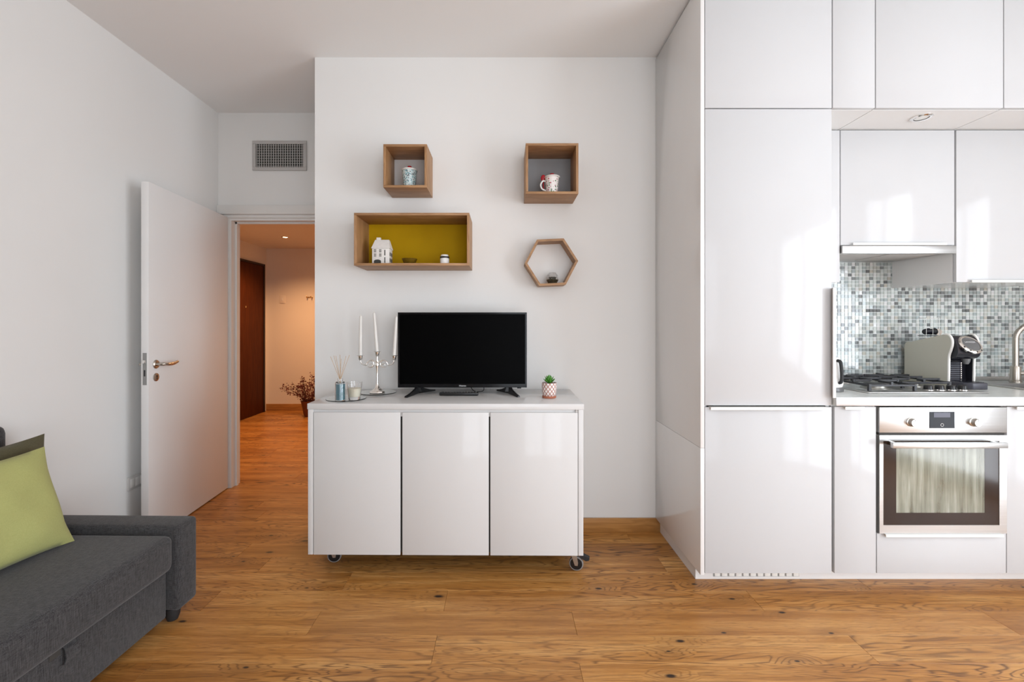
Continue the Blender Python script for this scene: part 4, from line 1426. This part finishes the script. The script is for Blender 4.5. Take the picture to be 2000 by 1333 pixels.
# candle in a glass
gx, gy = -0.768, 2.312
gc = thing('glass_candle', 'cream candle in a clear footed glass beside the diffuser', 'candle', (gx, gy, z1))
obj('glass', lathe(B(), [(0, 0.0), (0.027, 0.0), (0.029, 0.002), (0.036, 0.06), (0.0395, 0.090), (0.0380, 0.0905), (0.0345, 0.06), (0.028, 0.016), (0, 0.014)], 36, (gx, gy, z1)), M['glass'], gc, smooth=True)
obj('wax', lathe(B(), [(0, 0.0145), (0.0275, 0.0165), (0.0342, 0.058), (0, 0.060)], 36, (gx, gy, z1)), M['wax'], gc, smooth=True)
obj('wick', tube(B(), [(gx, gy, z1 + 0.058), (gx + 0.001, gy, z1 + 0.070)], 0.0008, 6), M['blackmat'], gc)

# candelabra
cx, cy = -0.706, 2.510
z2 = TZ1 + 0.0094
ca = thing('candelabra', 'silver three-armed candelabra next to the television', 'candelabra', (cx, cy, z2))
obj('base', lathe(B(), [(0, 0), (0.040, 0), (0.044, 0.003), (0.041, 0.009), (0.030, 0.014), (0.026, 0.020), (0.018, 0.026), (0.010, 0.036), (0.0070, 0.050), (0, 0.052)], 10, (cx, cy, z2)), M['silver'], ca, smooth=True, angle=30)
obj('stem', lathe(B(), [(0, 0.040), (0.0070, 0.045), (0.0048, 0.080), (0.0055, 0.120), (0.0095, 0.150), (0.0110, 0.163), (0.0065, 0.170), (0.0090, 0.178), (0.0050, 0.188), (0.0060, 0.205), (0.0, 0.207)], 24, (cx, cy, z2)), M['silver'], ca, smooth=True)


def cup(x, z):
    return obj('candle_cup', lathe(B(), [(0, 0), (0.006, 0.0), (0.010, 0.006), (0.0125, 0.024), (0.021, 0.027), (0.022, 0.0285), (0.0115, 0.028), (0.0105, 0.012), (0, 0.010)], 28, (x, cy, z)), M['silver'], ca, smooth=True)


cup(cx, z2 + 0.204)
for s in (-1, 1):
    zz = z2 + 0.158
    # scroll arm: from the stem round a loop, down and up to the cup
    P_ = [(cx + s * 0.006, cy, zz + 0.010), (cx + s * 0.020, cy, zz + 0.022), (cx + s * 0.040, cy, zz + 0.024), (cx + s * 0.056, cy, zz + 0.012), (cx + s * 0.060, cy, zz - 0.002),
          (cx + s * 0.070, cy, zz - 0.002), (cx + s * 0.084, cy, zz + 0.002), (cx + s * 0.092, cy, zz + 0.014), (cx + s * 0.0945, cy, zz + 0.027)]
    arm = obj('arm', tube(B(), spline(P_, 6), 0.0028, 10), M['silver'], ca, smooth=True)
    L_ = [(cx + s * (0.037 + 0.019 * math.cos(R(a))), cy - 0.001, zz + 0.003 + 0.019 * math.sin(R(a))) for a in range(20, 330, 20)]
    obj('scroll', tube(B(), L_, 0.0022, 8), M['silver'], arm, smooth=True)
    L_ = [(cx + s * (0.035 + 0.009 * math.cos(R(a))), cy - 0.001, zz - 0.004 + 0.009 * math.sin(R(a))) for a in range(0, 300, 20)]
    obj('scroll', tube(B(), L_, 0.0020, 8), M['silver'], arm, smooth=True)
    cup(cx + s * 0.0945, zz + 0.024)


def candle(p, q, label):
    p, q = Vector(p), Vector(q)
    o = obj('taper_candle', tube(B(), [p, p.lerp(q, 0.03), p.lerp(q, 0.5), p.lerp(q, 0.985), q], [0.0088, 0.0100, 0.0090, 0.0068, 0.0035], 18), M['candle'], None, smooth=True, origin=p)
    obj('wick', tube(B(), [q - (q - p) * 0.005, q + (q - p).normalized() * 0.009], 0.0007, 6), M['wax'], o)
    tag(o, label, 'candle', 'tall ivory candles in the candelabra')


candle((cx - 0.0945, cy, z2 + 0.1945), (cx - 0.0925, cy, 1.309), 'straight ivory taper candle in the left arm of the candelabra')
candle((cx, cy, z2 + 0.2162), (cx - 0.018, cy, 1.326), 'ivory taper candle in the middle of the candelabra, leaning left')
candle((cx + 0.0945, cy, z2 + 0.1945), (cx + 0.108, cy, 1.305), 'ivory taper candle in the right arm next to the television')

# succulent in a patterned pot
sx, sy, sz = 0.249, 2.395, TZ1 + 0.0008
su = thing('potted_succulent', 'small green succulent in a white pot with a red diamond net', 'plant', (sx, sy, sz))
obj('saucer', lathe(B(), [(0, 0), (0.035, 0), (0.0375, 0.003), (0.0375, 0.010), (0.034, 0.011), (0, 0.011)], 32, (sx, sy, sz)), M['terracotta'], su, smooth=True)
obj('pot', lathe(B(), [(0, 0.0112), (0.032, 0.0112), (0.0365, 0.020), (0.0395, 0.050), (0.0395, 0.080), (0.0375, 0.0805), (0.0365, 0.072), (0, 0.071)], 36, (sx, sy, sz)), M['potnet'], su, smooth=True, origin=(sx, sy, sz))
obj('soil', lathe(B(), [(0, 0.0712), (0.0362, 0.0722), (0, 0.076)], 24, (sx, sy, sz)), M['soil'], su, smooth=True)
rl = random.Random(8)


def succulent_leaf(base, d, L, w):
    d = d.normalized()
    s = d.cross(Vector((0, 0, 1)))
    s = s.normalized() if s.length > 1e-3 else Vector((1, 0, 0))
    nrm = s.cross(d).normalized()
    bm = B()
    rings = []
    for t, ww in ((0, 0.35), (0.3, 0.85), (0.6, 1.0), (0.85, 0.65), (1.0, 0.05)):
        c = base + d * L * t + nrm * (0.004 * t * t)
        rings.append([bm.verts.new(c + s * (w * ww * math.cos(a)) + nrm * (w * 0.42 * ww * math.sin(a))) for a in [2 * PI * k / 8 for k in range(8)]])
    for a, b in zip(rings, rings[1:]):
        for k in range(8):
            bm.faces.new((a[k], a[(k + 1) % 8], b[(k + 1) % 8], b[k]))
    bm.faces.new(rings[0])
    bm.faces.new(rings[-1])
    return bm


for ring_n, el, L in ((7, 36, 0.040), (6, 56, 0.046), (4, 78, 0.046)):
    for i in range(ring_n):
        a = 2 * PI * (i + 0.5 * (ring_n % 2)) / ring_n + rl.uniform(-0.15, 0.15)
        d_ = Vector((math.cos(a) * math.cos(R(el)), math.sin(a) * math.cos(R(el)), math.sin(R(el))))
        obj('leaf', succulent_leaf(Vector((sx, sy, sz + 0.074)) + d_ * 0.003, d_, L, 0.0066), M['leaf'], su, smooth=True)

# ------------------------------------------------------------------ wall shelves


def box_shelf(x0, x1, z0, z1, y0, label, back, t=0.0135):
    yb = Y_WALL - 0.001
    s = thing('box_shelf', label, 'shelf', ((x0 + x1) / 2, yb, z0))
    bx('top_board', M['oakx'], s, x0, x1, y0, yb, z1 - t, z1, bev=0.0008)
    bx('bottom_board', M['oakx'], s, x0, x1, y0, yb, z0, z0 + t, bev=0.0008)
    bx('side_board', M['oakz'], s, x0, x0 + t, y0, yb, z0 + t, z1 - t, bev=0.0008)
    bx('side_board', M['oakz'], s, x1 - t, x1, y0, yb, z0 + t, z1 - t, bev=0.0008)
    bx('back_board', M[back], s, x0 + t, x1 - t, yb - 0.005, yb, z0 + t, z1 - t)
    return s


box_shelf(-0.672, -0.427, 2.030, 2.274, 2.510, 'small square oak box shelf with a pale grey back', 'greyback')
box_shelf(-0.827, -0.186, 1.587, 1.880, 2.480, 'long oak box shelf with a mustard yellow back', 'mustard')
box_shelf(0.129, 0.4255, 1.9945, 2.279, 2.510, 'square oak box shelf with a dark grey back', 'darkback')
# hexagon shelf, six boards, hung slightly askew
hxc, hzc, hR, hy0_ = 0.2845, 1.624, 0.1565, 2.610
hexs = thing('hexagon_shelf', 'open oak hexagon shelf hanging on the wall', 'shelf', (hxc, Y_WALL, hzc - hR))
tilt = 2.6
for i in range(6):
    a0_, a1_ = R(60 * i + tilt), R(60 * (i + 1) + tilt)
    ro, ri = hR, hR - 0.0125 / math.cos(R(30))
    poly = [(hxc + ro * math.cos(a0_), hzc + ro * math.sin(a0_)), (hxc + ro * math.cos(a1_), hzc + ro * math.sin(a1_)),
            (hxc + ri * math.cos(a1_), hzc + ri * math.sin(a1_)), (hxc + ri * math.cos(a0_), hzc + ri * math.sin(a0_))]
    obj('board', prism(B(), poly, 'y', hy0_, Y_WALL - 0.001), M['oakx'], hexs)

# teal patterned cup with lid and cherry
mx, my, mz = U(800, 2.60), 2.600, 2.030 + 0.0140
mg = thing('lidded_cup', 'teal patterned cup with a red-topped lid in the small grey-backed box shelf', 'cup', (mx, my, mz))
obj('body', lathe(B(), [(0, 0), (0.032, 0), (0.034, 0.003), (0.0425, 0.108), (0.0405, 0.108), (0.032, 0.006), (0, 0.005)], 36, (mx, my, mz)), M['tealmug'], mg, smooth=True, origin=(mx, my, mz))
ld = obj('lid', lathe(B(), [(0, 0.1085), (0.045, 0.1085), (0.0465, 0.112), (0.044, 0.116), (0.020, 0.120), (0, 0.121)], 36, (mx, my, mz)), M['porcelain'], mg, smooth=True)
obj('cherry_knob', lathe(B(), [(0, 0.121), (0.010, 0.122), (0.014, 0.128), (0.011, 0.136), (0, 0.139)], 20, (mx, my, mz)), M['red'], ld, smooth=True)
# white printed mug with red spoon
mx, my, mz = U(1078, 2.590), 2.590, 1.9945 + 0.0140
mg = thing('printed_mug', 'white mug with red print, lid and red spoon in the dark-backed box shelf', 'mug', (mx, my, mz))
obj('body', lathe(B(), [(0, 0), (0.030, 0), (0.032, 0.003), (0.036, 0.05), (0.0405, 0.100), (0.0385, 0.100), (0.030, 0.006), (0, 0.005)], 36, (mx, my, mz)), M['redmug'], mg, smooth=True, origin=(mx, my, mz))
ld = obj('lid', lathe(B(), [(0, 0.1005), (0.043, 0.1005), (0.0455, 0.104), (0.043, 0.108), (0, 0.111)], 36, (mx + 0.002, my, mz)), M['porcelain'], mg, smooth=True)
obj('knob', lathe(B(), [(0, 0.110), (0.012, 0.111), (0.016, 0.117), (0.012, 0.125), (0, 0.127)], 20, (mx, my, mz)), M['red'], ld, smooth=True)
obj('handle', tube(B(), spline([(mx - 0.036, my, mz + 0.080), (mx - 0.052, my - 0.004, mz + 0.082), (mx - 0.066, my - 0.006, mz + 0.060), (mx - 0.058, my - 0.005, mz + 0.036), (mx - 0.034, my, mz + 0.026)], 6), 0.0048, 10), M['porcelain'], mg, smooth=True)
g = bmesh.new()
bmesh.ops.create_uvsphere(g, u_segments=16, v_segments=10, radius=1.0)
bm = B()
merge(bm, g, Matrix.Translation((mx - 0.050, my + 0.010, mz + 0.104)) @ Matrix.Rotation(R(8), 4, 'Y') @ Matrix.Diagonal((0.0135, 0.006, 0.019, 1)))
tube(bm, [(mx - 0.050, my + 0.010, mz + 0.090), (mx - 0.048, my + 0.006, mz + 0.030)], 0.0032, 8)
obj('spoon', bm, M['red'], mg, smooth=True)

# white house lantern
lx, ly, lz = U(744.5, 2.56), 2.585, 1.587 + 0.0142
ln = thing('house_lantern', 'small white ceramic house lantern on the mustard-backed shelf', 'lantern', (lx, ly, lz))
hw, hd_, eh, rh = 0.049, 0.036, 0.093, 0.146
bx('walls', M['lantern'], ln, lx - hw, lx + hw, ly - hd_, ly + hd_, lz, lz + eh, bev=0.001)
bm = B()
ov_ = 0.004
E = [bm.verts.new(p) for p in ((lx - hw - ov_, ly - hd_ - ov_, lz + eh), (lx + hw + ov_, ly - hd_ - ov_, lz + eh), (lx + hw + ov_, ly + hd_ + ov_, lz + eh), (lx - hw - ov_, ly + hd_ + ov_, lz + eh))]
T = [bm.verts.new(p) for p in ((lx - hw + 0.011, ly - 0.012, lz + rh), (lx + hw - 0.008, ly - 0.012, lz + rh), (lx + hw - 0.008, ly + 0.012, lz + rh), (lx - hw + 0.011, ly + 0.012, lz + rh))]
bm.faces.new(list(reversed(E)))
bm.faces.new(T)
for i in range(4):
    bm.faces.new((E[i], E[(i + 1) % 4], T[(i + 1) % 4], T[i]))
rf = obj('roof', bm, M['lantern'], ln)
bx('chimney', M['lantern'], rf, lx - 0.032, lx - 0.008, ly - 0.010, ly + 0.010, lz + rh - 0.010, lz + rh + 0.014, bev=0.0015)
for wx in (-0.032, -0.002):
    for wz in (0.046, 0.070):
        w_ = bx('window_opening', M['recess'], ln, lx + wx - 0.0055, lx + wx + 0.0055, ly - hd_ - 0.0012, ly - hd_ + 0.0002, lz + wz, lz + wz + 0.017)
        bm = box(B(), lx + wx - 0.0012, lx + wx + 0.0012, ly - hd_ - 0.002, ly - hd_ - 0.0012, lz + wz, lz + wz + 0.017)
        box(bm, lx + wx - 0.0055, lx + wx + 0.0055, ly - hd_ - 0.002, ly - hd_ - 0.0012, lz + wz + 0.007, lz + wz + 0.0092)
        obj('glazing_bar', bm, M['lantern'], w_)
arch = [(lx - 0.038, lz + 0.006), (lx + 0.002, lz + 0.006), (lx + 0.002, lz + 0.020)] + [(lx - 0.018 + 0.020 * math.cos(R(a)), lz + 0.020 + 0.009 * math.sin(R(a))) for a in range(20, 180, 20)] + [(lx - 0.038, lz + 0.020)]
obj('arched_opening', prism(B(), arch, 'y', ly - hd_ - 0.0012, ly - hd_ + 0.0002), M['recess'], ln)
for z_ in (0.010, 0.052):
    bx('door_slit', M['recess'], ln, lx + 0.0215, lx + 0.0265, ly - hd_ - 0.0012, ly - hd_ + 0.0002, lz + z_, lz + z_ + 0.032)
for i in range(4):
    for z_ in (0.018, 0.052):
        yy = ly - hd_ + 0.012 + i * 0.016
        bx('side_opening', M['recess'], ln, lx + hw - 0.0002, lx + hw + 0.001, yy - 0.004, yy + 0.004, lz + z_, lz + z_ + 0.020)

# olive glass bowl with pebbles, small white jar
wx, wy, wz = U(800, 2.56), 2.560, 1.587 + 0.0142
bo = thing('small_bowl', 'small olive brown glass bowl on the mustard-backed shelf', 'bowl', (wx, wy, wz))
obj('dish', lathe(B(), [(0, 0), (0.024, 0), (0.034, 0.010), (0.044, 0.034), (0.042, 0.034), (0.032, 0.013), (0.022, 0.004), (0, 0.004)], 36, (wx, wy, wz)), M['olivebowl'], bo, smooth=True)
for dx, dy, lb in ((0.014, -0.004, 'small pale pebble lying at the right in the olive glass bowl'), (-0.010, 0.008, 'small pale pebble lying at the left in the olive glass bowl')):
    g = bmesh.new()
    bmesh.ops.create_icosphere(g, subdivisions=2, radius=1.0)
    bm = B()
    merge(bm, g, Matrix.Translation((wx + dx, wy + dy, wz + 0.0185)) @ Matrix.Rotation(dx * 50, 4, 'Z') @ Matrix.Diagonal((0.012, 0.010, 0.0095, 1)))
    tag(obj('pebble', bm, M['nut'], None, smooth=True), lb, 'pebble', 'pebbles in the olive bowl')
jx, jy, jz = U(868.5, 2.56), 2.560, 1.587 + 0.0142
jr = thing('small_jar', 'small white jar with a dark band at the right of the mustard-backed shelf', 'jar', (jx, jy, jz))
obj('body', lathe(B(), [(0, 0), (0.024, 0), (0.026, 0.002), (0.026, 0.034), (0.024, 0.037), (0, 0.037)], 32, (jx, jy, jz)), M['porcelain'], jr, smooth=True)
obj('band', lathe(B(), [(0, 0.0372), (0.0272, 0.0372), (0.0272, 0.047), (0, 0.047)], 32, (jx, jy, jz)), M['jarlid'], jr, smooth=True)
obj('lid', lathe(B(), [(0, 0.0472), (0.022, 0.0472), (0.022, 0.055), (0.020, 0.057), (0, 0.058)], 32, (jx, jy, jz)), M['porcelain'], jr, smooth=True)

# faceted glass terrarium in the hexagon
qx, qy, qz = U(1079, 2.655), 2.655, hzc - hR * math.cos(R(30)) + 0.0150
tt = thing('glass_terrarium', 'tiny faceted glass terrarium with dark succulents in the hexagon shelf', 'terrarium', (qx, qy, qz))
obj('glass_bowl', lathe(B(), [(0, 0), (0.026, 0), (0.037, 0.022), (0.032, 0.048), (0.022, 0.062), (0.0212, 0.061), (0.0308, 0.047), (0.0355, 0.022), (0.025, 0.0015), (0, 0.0015)], 8, (qx, qy, qz)), M['glass'], tt)
obj('moss', lathe(B(), [(0, 0.002), (0.0245, 0.002), (0.0335, 0.020), (0.018, 0.026), (0, 0.028)], 16, (qx, qy, qz)), M['moss'], tt, smooth=True)
for i in range(5):
    a = 2 * PI * i / 5
    for kq in range(5):
        b2 = 2 * PI * kq / 5
        d_ = Vector((math.cos(b2) * 0.7, math.sin(b2) * 0.7, 0.8))
        obj('leaf', succulent_leaf(Vector((qx + 0.015 * math.cos(a), qy + 0.015 * math.sin(a), qz + 0.024)), d_, 0.016, 0.0042), M['moss'], tt, smooth=True)

# ------------------------------------------------------------------ sofa
so = thing('sofa', 'charcoal grey woven fabric sofa bed along the left wall', 'sofa', (-1.75, 1.88, 0))
SBX = -1.400


def soft_box(x0, x1, y0, y1, z0, z1, bev, seg=4, crown=0.0):
    bm = B()
    box(bm, x0, x1, y0, y1, z0, z1, bev=bev, seg=seg)
    return bm


bx('base', M['sofa'], so, -2.135, SBX, -0.10, 1.866, 0.038, 0.232, bev=0.008, seg=2)
obj('seat', soft_box(-2.135, -1.368, -0.10, 1.872, 0.236, 0.386, 0.030, 4), M['sofa'], so, smooth=True)
bm = soft_box(-2.155, -1.360, 1.880, 1.996, 0.052, 0.412, 0.018, 4)
obj('arm', bm, M['sofa'], so, smooth=True)
bm = B()
tube(bm, [(-1.372, 1.889, 0.10), (-1.372, 1.889, 0.395)], 0.0022, 6)
obj('arm_seam', bm, M['darkcush'], so, smooth=True)
for lx_, ly_ in ((-1.412, 1.915), (-2.10, 1.92), (-1.45, 0.05), (-2.08, 0.05)):
    obj('leg', lathe(B(), [(0, 0), (0.020, 0), (0.027, 0.020), (0.029, 0.0515 if ly_ > 1 else 0.0375), (0, 0.0515 if ly_ > 1 else 0.0375)], 20, (lx_, ly_, 0.0005)), M['blackmat'], so, smooth=True)
obj('backrest', soft_box(-2.150, -2.062, -0.10, 1.868, 0.387, 0.845, 0.040, 5), M['sofa'], so, smooth=True)
# pull strap between seat and base
bm = B()
pr = [(SBX + 0.001, 0.2335), (SBX + 0.014, 0.222), (SBX + 0.018, 0.194), (SBX + 0.012, 0.176), (SBX + 0.001, 0.170)]
prof2 = pr + [(x - 0.0 + (-0.0035 if i not in (0, 4) else 0), z) for i, (x, z) in reversed(list(enumerate(pr)))][1:-1]
prism(bm, prof2, 'y', 1.430, 1.478)
obj('pull_strap', bm, M['sofa'], so)
bx('strap_slot', M['shadowgap'], so, SBX - 0.002, SBX + 0.0012, 1.392, 1.428, 0.210, 0.2335)
so.rotation_euler = (0, 0, R(-1.0))


def pillow(w, h, t, n=22, p=2.6):
    bm = B()
    grid = {}
    for s in (1, -1):
        for i in range(n + 1):
            for j in range(n + 1):
                u = -1 + 2 * i / n
                v = -1 + 2 * j / n
                edge = i in (0, n) or j in (0, n)
                if edge and s == -1:
                    grid[s, i, j] = grid[1, i, j]
                    continue
                x = u * w / 2 * (1 - 0.075 * (1 - v * v) * u * u)
                y = v * h / 2 * (1 - 0.075 * (1 - u * u) * v * v)
                b = max(0.0, (1 - abs(u) ** p) * (1 - abs(v) ** p)) ** 0.55
                z = s * t / 2 * b + 0.0035 * math.sin(9 * u + 4 * v) * b + 0.003 * math.sin(6 * v - 5 * u + 1) * b
                grid[s, i, j] = bm.verts.new((x, y, z))
    for s in (1, -1):
        for i in range(n):
            for j in range(n):
                f = [grid[s, i, j], grid[s, i + 1, j], grid[s, i + 1, j + 1], grid[s, i, j + 1]]
                bm.faces.new(f if s == 1 else list(reversed(f)))
    return bm


def cushion(name, mat, size, t, loc, rot, label):
    bm = pillow(size[0], size[1], t)
    o = obj(name, bm, mat, None, smooth=True, angle=80, origin=(0, 0, 0))
    o.location = loc
    o.rotation_euler = rot
    tag(o, label, 'cushion')
    return o


# local x -> along the sofa (y), local y -> up, local z -> towards the room
def lean(loc, lean_deg, yaw=0.0, roll=0.0):
    m = Matrix.Rotation(R(90 + yaw), 4, 'Z') @ Matrix.Rotation(R(90 - lean_deg), 4, 'X') @ Matrix.Rotation(R(roll), 4, 'Z')
    return loc, m.to_euler()


l_, e_ = lean((-1.815, 1.575, 0.577), 20, -6, 0)
cushion('green_cushion', M['lime'], (0.46, 0.40), 0.13, l_, e_, 'lime green square cushion leaning on the sofa')
l_, e_ = lean((-1.955, 1.690, 0.592), 7, -2, 0)
cushion('olive_cushion', M['olive'], (0.46, 0.40), 0.10, l_, e_, 'dark olive cushion tucked behind the lime green cushion')
